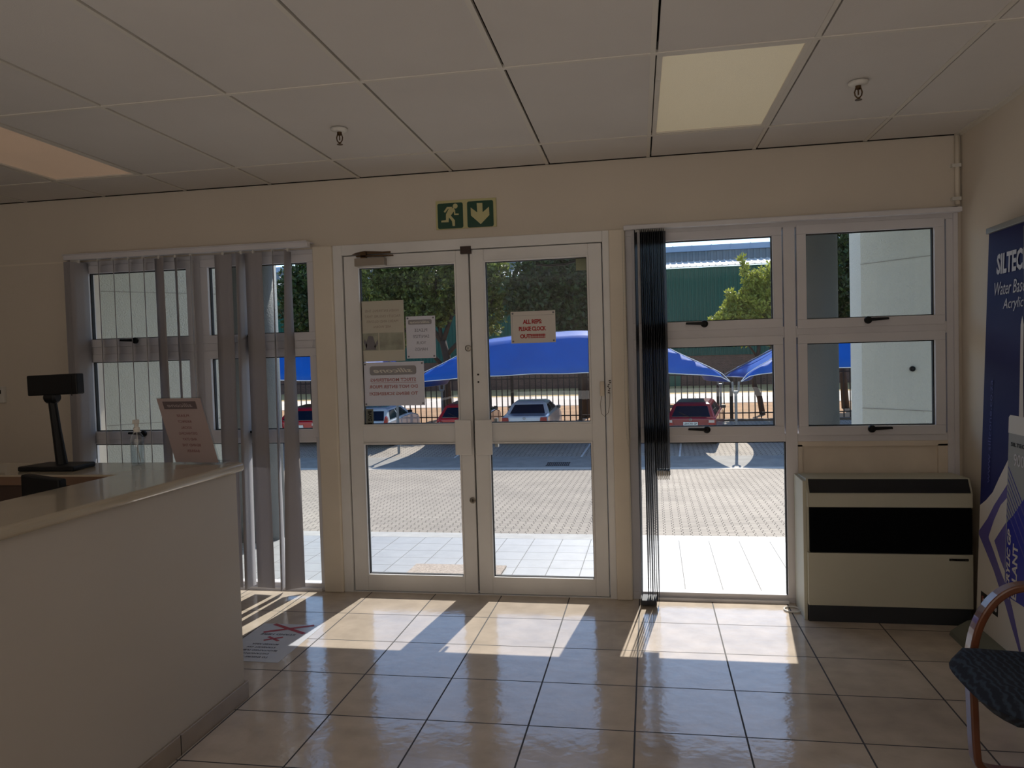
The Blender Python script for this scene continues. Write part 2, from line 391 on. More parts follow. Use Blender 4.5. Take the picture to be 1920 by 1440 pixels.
# door closer on the left leaf
c = MB(); c.box(-1.825, -1.63, -.075, -.018, 2.072, 2.122); cl = c.build('door_closer', mat('beige_closer', rgb(150, 140, 128), .45), DL, bevel=.004)
c = MB(); c.box(-1.79, -1.755, -.055, -.03, 2.122, 2.165); c.obox((-1.70, -.045, 2.135), .24, .02, .008, Matrix.Rotation(.02, 3, 'Y')); c.box(-1.80, -1.60, -.034, -.028, 2.150, 2.162)
c.build('closer_arm', M['brass'], cl)
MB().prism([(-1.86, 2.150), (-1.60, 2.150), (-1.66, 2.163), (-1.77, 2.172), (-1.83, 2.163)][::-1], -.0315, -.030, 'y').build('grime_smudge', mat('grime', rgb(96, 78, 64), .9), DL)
# magnetic contact and wire by the right door
t = thing('door_sensor', (-.304, -.03, 1.27), 'small beige door contact switch with a loop of wire on the right door frame', 'sensor')
MB().box(-.318, -.292, -.05, -.018, 1.232, 1.318).build('housing', M['cream2'], t, bevel=.003)
MB().tube([(-.308, -.04, 1.232), (-.318, -.04, 1.18), (-.312, -.04, 1.125), (-.293, -.04, 1.108), (-.272, -.04, 1.13), (-.262, -.045, 1.18), (-.258, -.05, 1.25)], .0013, 6).build('wire', M['brass'], t)
b = MB()
random.seed(3)
for k in range(7): b.obox((-.262 + random.uniform(-.006, .006), -.052, 1.25 + k * .012), .012, .006, .006, Matrix.Rotation(random.uniform(-1, 1), 3, 'Y'))
b.build('screw_terminal', M['brown'], t)

# ------------------------------------------------------------------ outside: porch
M['ptile'] = grid_mat('porch_tiles', rgb(166, 168, 170), rgb(120, 120, 120), .229, .213, -.06, 1.49 - .213 * 30, 0, .006, rough=.44, noise=(9, .07), bump=(30, .1), spec=.9)
M['conc'] = mat('concrete', rgb(168, 166, 160), .8, noise=(6, .1), bump=(60, .3))
M['plaster'] = mat('rough_white_plaster', rgb(214, 216, 208), .9, noise=(2, .03), bump=(85, 1.0))
M['grey'] = mat('grey_column_paint', rgb(104, 108, 110), .6, bump=(70, .3))
MB().box(-6.6, 4.4, .10, 1.50, -.05, -.002).build('porch_floor', M['ptile'], kind='structure')
MB().box(-6.6, 4.4, 1.50, 1.67, -1.85, -.002).build('porch_edge', mat('porch_edge_concrete', rgb(180, 180, 178), .7, noise=(8, .1)), kind='structure')
MB().box(-6.6, 4.4, .2, 1.5, -1.85, -.05).build('porch_base', M['conc'], kind='structure')
MB().box(-6.6, 4.4, .22, 1.75, 2.68, 3.05).build('porch_roof', M['plaster'], kind='structure')
MB().box(-9, 7, -.0, .22, 2.75, 5.6).build('upper_facade', M['plaster'], kind='structure')
MB().lathe([(.205, -.002), (.205, 2.68)], (-3.325, 1.40, 0), 36).build('porch_column', M['grey'], smooth=True, kind='structure')
MB().lathe([(.155, -.002), (.155, 2.68)], (1.205, 1.45, 0), 36).build('porch_column', M['grey'], smooth=True, kind='structure')
def fin(x, s):
    """splayed plaster wall, s = +1 for the right-hand side"""
    b = MB(); d = (s * math.sin(.74), -math.cos(.74)); n = (s * math.cos(.74), math.sin(.74)); L = 2.35
    a = (x, 2.0)
    pts = [a, (a[0] + d[0] * L, a[1] + d[1] * L), (a[0] + d[0] * L + n[0] * .3, a[1] + d[1] * L + n[1] * .3), (a[0] + n[0] * .3, a[1] + n[1] * .3 + .05), (a[0] - s * .01, 2.32)]
    pts = [(p[0], max(p[1], .23)) for p in pts]
    b.prism(pts if s > 0 else pts[::-1], -1.8, 3.6)
    o = b.build('splayed_wall', M['plaster'], kind='structure')
    g = MB()
    for z in (.98, 1.56, 2.14):
        for k in range(1):
            p0 = Vector((a[0] - n[0] * .002, a[1] - n[1] * .002, z)); p1 = p0 + Vector((d[0], d[1], 0)) * 2.2
            g.slab(p0, p1, p1 + Vector((0, 0, .006)), p0 + Vector((0, 0, .006)), .001)
    g.build('plaster_joint', M['conc'], o)
    return o
fin(-4.0, -1); fr = fin(1.66, 1)
MB().lathe([(.02, 0), (.02, .02), (.008, .025)], (1.66 + math.sin(.74) * .42 - .0, 2.0 - math.cos(.74) * .42, 1.30), 12, Matrix.Rotation(PI / 2, 3, 'X')).build('pipe_stub', M['blk'], fr)

# ------------------------------------------------------------------ outside: yard, parking, road
def zg(y): return -1.77 - .17 * (y - 9.2) / 9.5 if y < 18.7 else (-1.94 + .07 * (y - 18.7) if y < 27 else -1.36)
M['paver'] = grid_mat('interlocking_pavers', rgb(170, 159, 144), rgb(96, 87, 78), .157, .12, 0, 0, 0, .016, rough=.85, grough=.95, noise=(.9, .12), bump=(40, .3), offset=.2, var=.06)
def strip(name, ys, m, x0=-32, x1=24, dz=0, th=.12, **k):
    b = MB(); vs = []; n = len(ys)
    pr = [(y, zg(y) + dz) for y in ys] + [(y, zg(y) + dz - th) for y in ys[::-1]]
    b.prism(pr, x0, x1, 'x'); return b.build(name, m, **k)
strip('paved_yard', [1.6, 9.2, 18.7, 21, 27.6], M['paver'], kind='structure')
strip('drain_channel', [18.75, 20.4], mat('channel_concrete', rgb(150, 146, 138), .85, noise=(3, .12)), dz=.006, th=.1, kind='structure')
strip('channel_edge', [18.35, 18.75], mat('pale_concrete', rgb(205, 196, 182), .85, noise=(3, .06)), dz=.008, th=.1, kind='structure')
b = MB(); b.box(-3.34, -2.60, 18.98, 19.02, -1.935, -1.905); b.box(-3.34, -2.60, 19.44, 19.48, -1.905, -1.875)
for k in range(12): b.obox((-3.30 + k * .06, 19.23, -1.894), .026, .48, .02, Matrix.Rotation(.07, 3, 'X'))
b.m = 1; b.add([(-3.34, 19.0, -1.925), (-2.6, 19.0, -1.925), (-2.6, 19.46, -1.893), (-3.34, 19.46, -1.893)], [(0, 1, 2, 3)])
o = b.build('drain_grate', [M['blk'], M['gap']], at=(-2.97, 19.2, -1.93)); o['label'] = 'black slotted drain grate set in the shaded concrete channel of the yard'; o['category'] = 'drain'
M['line'] = mat('worn_line_paint', rgb(215, 212, 205), .8, noise=(9, .2))
for i, x in enumerate((-6.55, -2.35, .75)):
    o = MB().slab((x - .03, 20.3 , zg(20.3) + .008), (x + .03, 20.3, zg(20.3) + .008), (x + .03 + .12, 22.6, zg(22.6) + .008), (x - .03 + .12, 22.6, zg(22.6) + .008), .004).build('bay_line', M['line'], at=(x, 21, zg(21)))
    o['label'] = ['faint white bay line on the shaded paving seen through the left door', 'faint white bay line right of the white sedan', 'faint white bay line beside the charcoal blind, nearest the dark red hatchback'][i]
    o['category'] = 'road marking'; o['group'] = 'parking bay lines'
MB().box(-32, 24, 27.5, 27.9, -2.2, -1.30).build('kerb', mat('kerb_concrete', rgb(105, 92, 80), .9, noise=(4, .15)), kind='structure')
M['soil'] = mat('dry_soil', rgb(178, 138, 100), .95, noise=(.9, .22), bump=(20, .5))
M['drygrass'] = mat('dry_grass', rgb(196, 166, 110), .95, noise=(1.4, .22), bump=(20, .5))
M['roadm'] = mat('pale_dusty_road', rgb(222, 208, 194), .9, noise=(.7, .08))
MB().box(-70, 60, 27.9, 38.5, -1.6, -1.36).build('verge_ground', M['soil'], kind='structure')
MB().box(-70, 60, 38.5, 48.5, -1.6, -1.34).build('road', M['roadm'], kind='structure')
MB().box(-70, 60, 48.5, 60.2, -1.6, -1.33).build('far_verge', M['drygrass'], kind='structure')
MB().box(-170, 160, 60, 190, -1.62, -1.40).build('distant_ground', M['soil'], kind='structure')

# warehouse
def warehouse():
    t = thing('warehouse', (0, 60, -1.33), 'long dark green corrugated warehouse on a brick plinth beyond the road', 'building')
    MG = mat('green_cladding', rgb(26, 80, 74), .7, spec=.15, noise=(.4, .06)); MBk = mat('face_brick', rgb(112, 80, 66), .9, noise=(1.0, .15))
    brk = grid_mat('brickwork', rgb(88, 62, 54), rgb(112, 100, 92), .24, .085, 0, 0, 0, .012, rough=.9, noise=(.8, .2), offset=.5, var=.2)
    m = brk.node_tree.nodes['Mapping']; m.inputs['Rotation'].default_value = (PI / 2, 0, 0)
    MB().box(2.2, 60, 60, 60.4, -1.33, 1.15).build('plinth', brk, t)
    MB().box(-75, -2.0, 60, 60.4, -1.33, 1.15).build('plinth', brk, t)
    b = MB()
    xs = []; x = -75.0
    while x < 60: xs.append(x); x += .30
    vs = []; fs = []
    for i, x in enumerate(xs):
        for dx, dy in ((0, 0), (.12, 0), (.15, -.05), (.27, -.05)):
            vs += [(x + dx, 60 + dy - .05, 1.1), (x + dx, 60 + dy - .05, 8.16)]
    n = len(vs) // 2
    for k in range(n - 1): fs.append((2 * k, 2 * k + 2, 2 * k + 3, 2 * k + 1))
    b.add(vs, fs); b.build('wall_cladding', MG, t)
    MB().box(-75, 60, 60.02, 60.3, 1.1, 8.1).build('wall_core', MG, t)
    b = MB(); xs = [-75 + .5 * k for k in range(270)]
    b.slab((-75, 59.7, 8.18), (60, 59.7, 8.18), (60, 64, 9.05), (-75, 64, 9.05), .08)
    for x in xs: b.slab((x, 59.68, 8.27), (x + .12, 59.68, 8.27), (x + .12, 64, 9.14), (x, 64, 9.14), .05)
    b.build('lean_to_roof', mat('pale_roof_sheet', rgb(232, 232, 230), .5), t)
    b = MB(); b.box(-75, 60, 64, 64.3, 9.0, 10.2)
    for k in range(270): b.box(-75 + .5 * k, -75 + .5 * k + .2, 63.93, 64, 9.05, 9.95)
    b.build('clerestory', mat('bluish_sheet', rgb(96, 112, 128), .5), t)
    b = MB(); b.box(-75, 60, 63.7, 64.1, 9.95, 10.42)
    for k in range(85): b.box(-75 + 1.6 * k, -75 + 1.6 * k + .07, 63.66, 63.7, 9.95, 10.45)
    b.build('gutter', mat('blue_grey_gutter', rgb(130, 156, 190), .45), t)
    d = MB().box(-1.9, 2.15, 59.9, 60.0, -1.33, 1.15).build('roller_door', mat('green_door', rgb(46, 88, 70), .6), t)
    MB().box(.9, 1.35, 59.85, 59.9, -.3, .3).build('warning_sign', mat('yellow_sign', rgb(230, 160, 30), .5), d)
    return t
warehouse()

# fence
MF = mat('dark_fence_steel', rgb(48, 38, 34), .6, .2)
fe = thing('palisade_fence', (-4.5, 28.2, -1.3), 'dark steel picket fence running behind the parked cars', 'fence')
def picket(b, x, h=.62): b.box(x - .022, x + .022, 28.18, 28.2, -1.32, h); b.add([(x - .022, 28.18, h), (x + .022, 28.18, h), (x + .022, 28.2, h), (x - .022, 28.2, h), (x, 28.19, h + .07)], [(0, 1, 4), (1, 2, 4), (2, 3, 4), (3, 0, 4)]); return b
N0 = -15.9; SP = .243
for k in range(100): picket(MB(), N0 + SP * k).build('picket', MF, fe)
b = MB()
for k in list(range(-40, 0)) + list(range(100, 140)): picket(b, N0 + SP * k)
b.build('picket_row', MF, fe, kind='stuff')
for z in (.50, -1.10): MB().box(N0 - 10, N0 + SP * 140, 28.2, 28.25, z - .02, z + .03).build('rail', MF, fe)
for x in (-15.1, -12.0, -9.0, -6.0, -3.1, -.2, 2.57, 3.12, 6.1, 9.0):
    MB().box(x - .05, x + .05, 28.2, 28.3, -1.36, .66).build('fence_post', mat('fence_post_steel', rgb(66, 60, 58), .6) if x == 2.57 else MF, fe)
MB().box(2.42, 2.72, 28.05, 28.2, -1.05, -.78).build('lock_box', M['blk'], fe)

# shade canopies over the bays
MC = mat('blue_shade_cloth', (.005, .13, .60, 1), .5, spec=.25, bump=(8, .3), trans=((.002, .06, .45, 1), .25), noise=(1.2, .08))
MCE = mat('white_rope', rgb(225, 228, 232), .6)
MP = mat('grey_post_paint', rgb(118, 120, 122), .5)
def canopy(xl, xr, yf, yb, zc, label, seed):
    t = thing('shade_canopy', ((xl + xr) / 2, yf, zg(yf)), label, 'shade canopy', 'blue shade canopies over the parking bays')
    W, D = xr - xl, yb - yf; nx, ny = 56, 28; rnd = random.Random(seed); vs = []; fs = []
    def pt(s, q):
        cx = .62 * 4 * q * (1 - q); cy = .30 * 4 * s * (1 - s)
        x = xl + .17 + s * (W - .34) + cx * (1 - 2 * s) ; y = yf + q * D + cy * (1 - 2 * q)
        xe = min(s, 1 - s) * W / 2.3; ye = min(q, 1 - q) * D / 1.0; cr = max(0, min(1, (min(q, 1 - q) * D - 1.0) / 1.85)) * min(1, xe)
        base = min(1, xe, ye); sm = min(xe, ye, 1); e = 4 * s * (1 - s)
        z = zc + .86 * sm ** .85 + .40 * e ** .4 + e * .40 * sm + .22 * cr * (2 - cr) + .012 * math.sin(9 * s * W / 3 + 4 * q)
        return (x, y, z)
    for j in range(ny + 1):
        for i in range(nx + 1): vs.append(pt(i / nx, j / ny))
    for j in range(ny):
        for i in range(nx): a = j * (nx + 1) + i; fs.append((a, a + 1, a + nx + 2, a + nx + 1))
    c = MB().add(vs, fs).build('shade_cloth', MC, t, smooth=True)
    so = c.modifiers.new('thickness', 'SOLIDIFY'); so.thickness = .012
    b = MB()
    b.tube([pt(i / 40, 0) for i in range(41)], .014, 6); b.tube([pt(0, i / 20) for i in range(21)], .012, 6); b.tube([pt(1, i / 20) for i in range(21)], .012, 6)
    for s0, q0 in ((0, 0), (1, 0)):
        b.tube([(lambda p: (p[0], p[1], p[2] + .012))(pt(abs(s0 - k * .2035 / 12), k * .1754 / 12)) for k in range(13)], .012, 6)
    b.build('edge_rope', MCE, t)
    b = MB(); b.tube([pt(.21, .5), pt(.35, .5), pt(.5, .5), pt(.65, .5), pt(.79, .5)], .03, 6)
    for s in (.21, .79):
        p = pt(s, .5); b.tube([(p[0], p[1], p[2] - .03), (xl + .155 if s < .5 else xr - .155, yb, zc + .06)], .03, 6); b.tube([(p[0], p[1], p[2] - .04), (xl + .16 if s < .5 else xr - .16, yf, zc)], .025, 6)
    b.build('support_frame', MP, t)
    return t
XP = [-20.05, -8.74, 2.57, 13.88]
canopy(XP[0], XP[1], 21.1, 26.8, .46, 'blue shade canopy seen through the left window behind the blind slats', 1)
canopy(XP[1], XP[2], 21.1, 26.8, .46, 'wide blue shade canopy over the white sedan, seen through the doors', 2)
canopy(XP[2], XP[3], 21.1, 26.8, .46, 'blue shade canopy at the right, behind the mullion and the grey porch column', 3)
for i, x in enumerate(XP):
    for y in (21.1, 26.9):
        if i in (0, 3): continue
        t = thing('canopy_post', (x, y, zg(y)), ['', 'grey steel canopy post rising in front of the white hatchback', 'grey Y-topped canopy post between the dark red hatchback and the bare bay', ''][i] if y < 22 else
                  ['', 'rear grey canopy post by the fence behind the white hatchback', 'rear grey canopy post by the fence behind the dark red hatchback', ''][i], 'post', 'canopy posts')
        MB().tube([(x, y, zg(y) - .02), (x, y, .12)], .045, 12).build('pole', MP, t, smooth=False)
        b = MB()
        for s in (-1, 1): b.tube([(x, y, .08), (x + s * .09, y, .17), (x + s * .10, y, .46)], .035, 8)
        b.tube([(x - .07, y, .13), (x + .07, y, .13)], .05, 8)
        b.build('y_bracket', MP, t)

# ------------------------------------------------------------------ cars
MG_ = mat('car_glass', rgb(18, 30, 44), .06, spec=.9)
MT = mat('tyre', rgb(20, 20, 20), .85); MR = mat('wheel_rim', rgb(150, 152, 155), .3, .9)
ML = mat('red_tail_lens', rgb(150, 14, 16), .15, coat=.6); MLW = mat('pale_lens', rgb(205, 190, 180), .2)
MPL = mat('number_plate', rgb(225, 225, 218), .4); MDK = mat('dark_trim', rgb(30, 30, 32), .5); MTX = mat('plate_letters', rgb(30, 50, 60), .5)
def car(x, y, rz, kind, paint, label, plate=None, group='cars parked under the shade canopies', wiper=True, lamps='square', slope=.07, roofm=None):
    z = zg(y) + .0
    t = thing('car', (x, y, z), label, 'car', group, rz); t.rotation_euler = (.05, 0, rz)
    t['_p'] = 0; del t['_p']
    L, W, Hh = (4.0, 1.66, 1.40) if kind == 'hatch' else (4.25, 1.68, 1.40)
    hw = W / 2
    # lower body profile (y, z)
    if kind == 'hatch': low = [(0, .34), (-.03, .5), (.0, .62), (.05, .66), (.06, .93), (.12, .97), (2.95, .97), (3.75, .80), (3.97, .68), (4.02, .45), (3.95, .26), (.1, .26)]
    else: low = [(0, .34), (-.03, .5), (.0, .64), (.04, .68), (.05, .97), (.12, 1.01), (.75, 1.03), (3.2, .97), (4.0, .80), (4.22, .68), (4.27, .45), (4.2, .26), (.1, .26)]
    b = MB(); n = len(low); secs = [(-hw + .02, .0), (-hw, .05), (-hw + .0, .1)]
    xs = [(-hw, .93), (-hw + .09, 1.0), (hw - .09, 1.0), (hw, .93)]
    cy = L / 2; cz = .55; vs = []
    for xx, sc_ in xs:
        for (py, pz) in low: vs.append((xx, cy + (py - cy) * (sc_ if sc_ == 1 else .965), cz + (pz - cz) * sc_))
    fs = []
    for s in range(3):
        for k in range(n): fs.append((s * n + k, s * n + (k + 1) % n, (s + 1) * n + (k + 1) % n, (s + 1) * n + k))
    fs += [tuple(range(n - 1, -1, -1)), tuple(range(3 * n, 4 * n))]
    b.add(vs, fs); b.build('body', paint, t, local=True, bevel=.035, seg=3, smooth=False)
    # greenhouse
    if kind == 'hatch': B0, B1, T0, T1, zb = .12, 2.98, .62, 2.15, .95
    else: B0, B1, T0, T1, zb = .72, 3.10, 1.28, 2.35, 1.0
    wb, wt = hw - .04, hw - .22
    q = [(-wb, B0, zb), (wb, B0, zb), (wb, B1, zb), (-wb, B1, zb), (-wt, T0, Hh - .05), (wt, T0, Hh - .05), (wt, T1, Hh - .05), (-wt, T1, Hh - .05), (-wt + .1, T0 + .15, Hh), (wt - .1, T0 + .15, Hh), (wt - .1, T1 - .15, Hh), (-wt + .1, T1 - .15, Hh)]
    g = MB().add(q, [(0, 3, 2, 1), (0, 1, 5, 4), (1, 2, 6, 5), (2, 3, 7, 6), (3, 0, 4, 7), (4, 5, 9, 8), (5, 6, 10, 9), (6, 7, 11, 10), (7, 4, 8, 11), (8, 9, 10, 11)])
    roof = g.build('roof', roofm or paint, t, local=True, bevel=.03, seg=3)
    Q = [Vector(v) for v in q]
    def pane(name, a, b_, c, d, u0, u1, v0, v1, off=.012):
        def bl(u, v): return a.lerp(b_, u).lerp(d.lerp(c, u), v)
        nrm = (b_ - a).cross(d - a).normalized()
        p = [bl(u0, v0), bl(u1, v0), bl(u1, v1), bl(u0, v1)]; e = MB()
        e.slab(*[v - nrm * .004 for v in p], off); return e.build(name, MG_, t, local=True, bevel=.006, seg=1)
    pane('rear_window', Q[0], Q[1], Q[5], Q[4], .09, .91, .07, .86)
    pane('windscreen', Q[2], Q[3], Q[7], Q[6], .06, .94, .08, .92)
    for a, b_, c, d, nm in ((Q[1], Q[2], Q[6], Q[5], 'right'), (Q[3], Q[0], Q[4], Q[7], 'left')):
        seg = ((.1, .44), (.48, .86)) if nm == 'right' else ((.14, .52), (.56, .9))
        for u0, u1 in seg: pane('side_window', a, b_, c, d, u0, u1, .1, .84)
    # lamps
    zt = .80 if kind == 'hatch' else .86
    for s in (-1, 1):
        if lamps == 'tall':
            e = MB().prism([(s * (hw - .02), .70), (s * (hw - .22), .72), (s * (hw - .1), 1.16), (s * (hw - .04), 1.1)][::(1 if s > 0 else -1)], .03, .2, 'y'); tl = e.build('tail_light', ML, t, local=True, bevel=.01)
        elif lamps == 'round':
            tl = MB().lathe([(.085, 0), (.085, .05), (.06, .07)], (s * (hw - .15), .055, .82), 18, Matrix.Rotation(PI / 2, 3, 'X')).build('tail_light', ML, t, local=True)
            MB().lathe([(.035, 0), (.035, .012)], (s * (hw - .15), -.01, .82), 14, Matrix.Rotation(PI / 2, 3, 'X')).build('reflector', MLW, tl, local=True)
        else:
            w0, w1 = (hw - .30, hw - .02)
            e = MB().prism([(s * w1, zt - .12), (s * w0, zt - .12), (s * (w0 + (.1 if kind == 'hatch' else .04)), zt + .12), (s * (w1 - .02), zt + .12)][::(1 if s > 0 else -1)], -.0, .16, 'y'); tl = e.build('tail_light', ML, t, local=True, bevel=.012)
            MB().box(s * w0 + s * .07, s * w1 - s * .03, -.006, .0, zt + (.0 if kind == 'hatch' else -.10), zt + (.09 if kind == 'hatch' else -.03)).build('reflector', MLW, tl, local=True)
    MB().box(-hw + .04, hw - .04, -.07, .06, .36, .56).build('bumper', MDK if kind == 'hatch' and lamps == 'round' else paint, t, local=True, bevel=.03, seg=3)
    zp = .76 if kind == 'hatch' else .80
    pl = MB().box(-.24, .24, .02, .036, zp - .06, zp + .06).build('number_plate', MPL, t, local=True, bevel=.004)
    if plate: text('lettering', plate, MTX, pl, (0, .018, zp), (1, 0, 0), (0, 0, 1), .42, .075, local=True, bold=.02)
    # emblem
    e = MB(); zc_ = .90 if kind == 'hatch' else .95
    ring = [(.045 * math.cos(a), .0, .045 * math.sin(a)) for a in [2 * PI * k / 20 for k in range(21)]]
    e.tube([(p[0], .015 if kind != 'hatch' else .03, zc_ + p[2]) for p in ring], .006, 5)
    yv = .02 if kind != 'hatch' else .03
    e.tube([(-.025, yv, zc_ + .035), (0, yv, zc_ + .002), (.025, yv, zc_ + .035)], .005, 4); e.tube([(-.038, yv, zc_ + .012), (-.018, yv, zc_ - .036), (0, yv, zc_ - .004), (.018, yv, zc_ - .036), (.038, yv, zc_ + .012)], .005, 4)
    if lamps != 'tall': e.build('emblem', M['chrome'], t, local=True)
    # mirrors, wheels, wiper
    ym = B1 - .62
    for s in (-1, 1):
        m_ = MB().box(s * hw, s * (hw + .17), ym, ym + .09, 1.0, 1.12).build('wing_mirror', MDK if kind == 'hatch' else paint, t, local=True, bevel=.03, seg=3)
        MB().box(s * (hw + .02), s * (hw + .15), ym - .006, ym, 1.015, 1.105).build('mirror_glass', MG_, m_, local=True)
        for yy in (.72, L - .78):
            wh = MB().lathe([(.16, -.09), (.28, -.09), (.30, -.06), (.30, .06), (.28, .09), (.16, .09)], (s * (hw - .10), yy, .29), 24, Matrix.Rotation(PI / 2, 3, 'Y')).build('wheel', MT, t, local=True, smooth=False)
            MB().lathe([(.17, -.1), (.19, -.095), (.19, .095), (.17, .1), (.05, .08)], (s * (hw - .10), yy, .29), 20, Matrix.Rotation(PI / 2, 3, 'Y')).build('rim', MR, wh, local=True)
    if wiper:
        a, c = Q[0].lerp(Q[1], .5), Q[4].lerp(Q[5], .5)
        p0 = a.lerp(c, .04) + Vector((0, -.03, .0)); p1 = a.lerp(c, .45) + Vector((-.42, -.03, 0))
        if kind == 'hatch': MB().tube([p0, p0.lerp(p1, .5) + Vector((0, -.015, 0)), p1], .009, 5).build('rear_wiper', MDK, t, local=True)
    MB().tube([(0, T1 - .3, Hh), (0, T1 - .5, Hh + .12)], .006, 5).build('aerial', MDK, t, local=True)
    return t
CW = mat('white_car_paint', rgb(205, 212, 220), .25, coat=.8); CW2 = mat('silver_white_car_paint', rgb(196, 208, 216), .25, coat=.8)
CR = mat('red_car_paint', rgb(178, 24, 26), .28, coat=.8); CD = mat('dark_red_car_paint', rgb(132, 30, 38), .28, coat=.8)
car(-4.54, 22.5, 0, 'sedan', CW, 'white sedan with rear number plate, seen through the right-hand door', 'CBT 416 GP')
car(1.18, 22.0, -.15, 'hatch', CD, 'dark red old hatchback seen through the right window below the canopy', 'LBVC93 GP')
car(-6.98, 22.6, 0, 'hatch', CR, 'bright red hatchback with round tail lights, half hidden by the middle door stiles', None, lamps='round')
car(-10.25, 22.0, 0, 'hatch', CW2, 'white hatchback with tall red tail lights behind the notice on the left door', None, lamps='tall', wiper=False)
car(-13.1, 22.4, .0, 'hatch', CR, 'red hatchback glimpsed between the pale blind slats at left', None)

# ------------------------------------------------------------------ trees
def leaf_mat(name, a, b_, tr):
    m = bpy.data.materials.new(name); m.use_nodes = True; t = m.node_tree; p = t.nodes['Principled BSDF']; N = t.nodes.new; L = t.links.new
    tc = N('ShaderNodeTexCoord'); n = N('ShaderNodeTexNoise'); n.inputs['Scale'].default_value = 3.2; n.inputs['Detail'].default_value = 3
    L(tc.outputs['Object'], n.inputs['Vector'])
    r = N('ShaderNodeValToRGB'); r.color_ramp.elements[0].position = .35; r.color_ramp.elements[1].position = .65
    r.color_ramp.elements[0].color = a; r.color_ramp.elements[1].color = b_
    L(n.outputs['Fac'], r.inputs[0]); L(r.outputs[0], p.inputs['Base Color']); p.inputs['Roughness'].default_value = .45
    tl = N('ShaderNodeBsdfTranslucent'); mx = N('ShaderNodeMixShader'); mx.inputs[0].default_value = tr
    L(r.outputs[0], tl.inputs[0]); L(p.outputs[0], mx.inputs[1]); L(tl.outputs[0], mx.inputs[2]); L(mx.outputs[0], t.nodes['Material Output'].inputs[0])
    return m
MBARK = mat('bark', rgb(58, 46, 38), .9, noise=(5, .2), bump=(25, .6))
def tree(x, y, label, blobs, trunk, branches, n, size, lm, seed, group='trees behind the fence'):
    """blobs: list of ellipsoids (x,z,dy,rx,ry,rz); trunk: path [(x,z,r)]; branches: list of such paths"""
    rnd = random.Random(seed)
    t = thing('tree', (x, y, -1.36), label, 'tree', group)
    b = MB(); b.tube([(px, y + (dy if len(q) else 0), pz) for (px, pz, r, dy), q in [((a[0], a[1], a[2], a[3] if len(a) > 3 else 0), a) for a in trunk]], [a[2] for a in trunk], 10)
    tr = b.build('trunk', MBARK, t, smooth=True)
    for br in branches:
        MB().tube([(a[0], y + (a[3] if len(a) > 3 else 0), a[1]) for a in br], [a[2] for a in br], 7).build('branch', MBARK, t, smooth=True)
    vs = []; fs = []; tot = sum(q[3] * q[5] for q in blobs)
    for (bx, bz, dy, rx, ry, rz_) in blobs:
        k = int(n * rx * rz_ / tot)
        tuft = [(rnd.gauss(0, 1), rnd.gauss(0, 1), rnd.gauss(0, 1)) for _ in range(max(4, k // 9))]
        for g in tuft:
            v = Vector(g).normalized() * (.35 + .68 * rnd.random() ** .5)
            c = Vector((bx + v.x * rx, y + dy + v.y * ry, bz + v.z * rz_))
            for _ in range(9):
                d = Vector((rnd.gauss(0, 1), rnd.gauss(0, 1), rnd.gauss(0, 1) + .35)).normalized()
                s = size * rnd.uniform(.7, 1.35); side = d.cross(Vector((rnd.gauss(0, 1), rnd.gauss(0, 1), rnd.gauss(0, 1)))).normalized()
                up = d.cross(side) * .05 * s
                a = c + d * s * .15; i = len(vs)
                vs += [a, a + d * s * .5 + side * s * .24 + up, a + d * s, a + d * s * .5 - side * s * .24 + up]; fs.append((i, i + 1, i + 2, i + 3))
    MB().add(vs, fs).build('foliage', lm, t)
    return t
LD = leaf_mat('dark_leaves', rgb(34, 50, 30), rgb(72, 94, 46), .35); LO = leaf_mat('olive_leaves', rgb(50, 66, 34), rgb(134, 146, 72), .4)
LY = leaf_mat('yellow_green_leaves', rgb(122, 132, 48), rgb(186, 190, 84), .45)
tree(-17.3, 34, 'tall dark leafy tree seen through the left window above the canopy',
     [(-16.9, 4.6, 0, 1.9, 1.6, 2.6), (-18.2, 4.8, .6, 1.5, 1.4, 2.4), (-15.6, 4.2, .5, 1.2, 1.2, 2.1), (-17.0, 2.4, .4, 2.0, 1.3, 1.2)],
     [(-17, -1.4, .2), (-17.05, .6, .17), (-16.8, 3, .12), (-16.8, 5, .05)], [[(-17.03, .8, .1), (-17.8, 2.6, .07), (-18.2, 4.6, .03)], [(-16.9, 1.6, .09), (-16.0, 3, .06), (-15.7, 4.4, .02)]], 26000, .24, LD, 11)
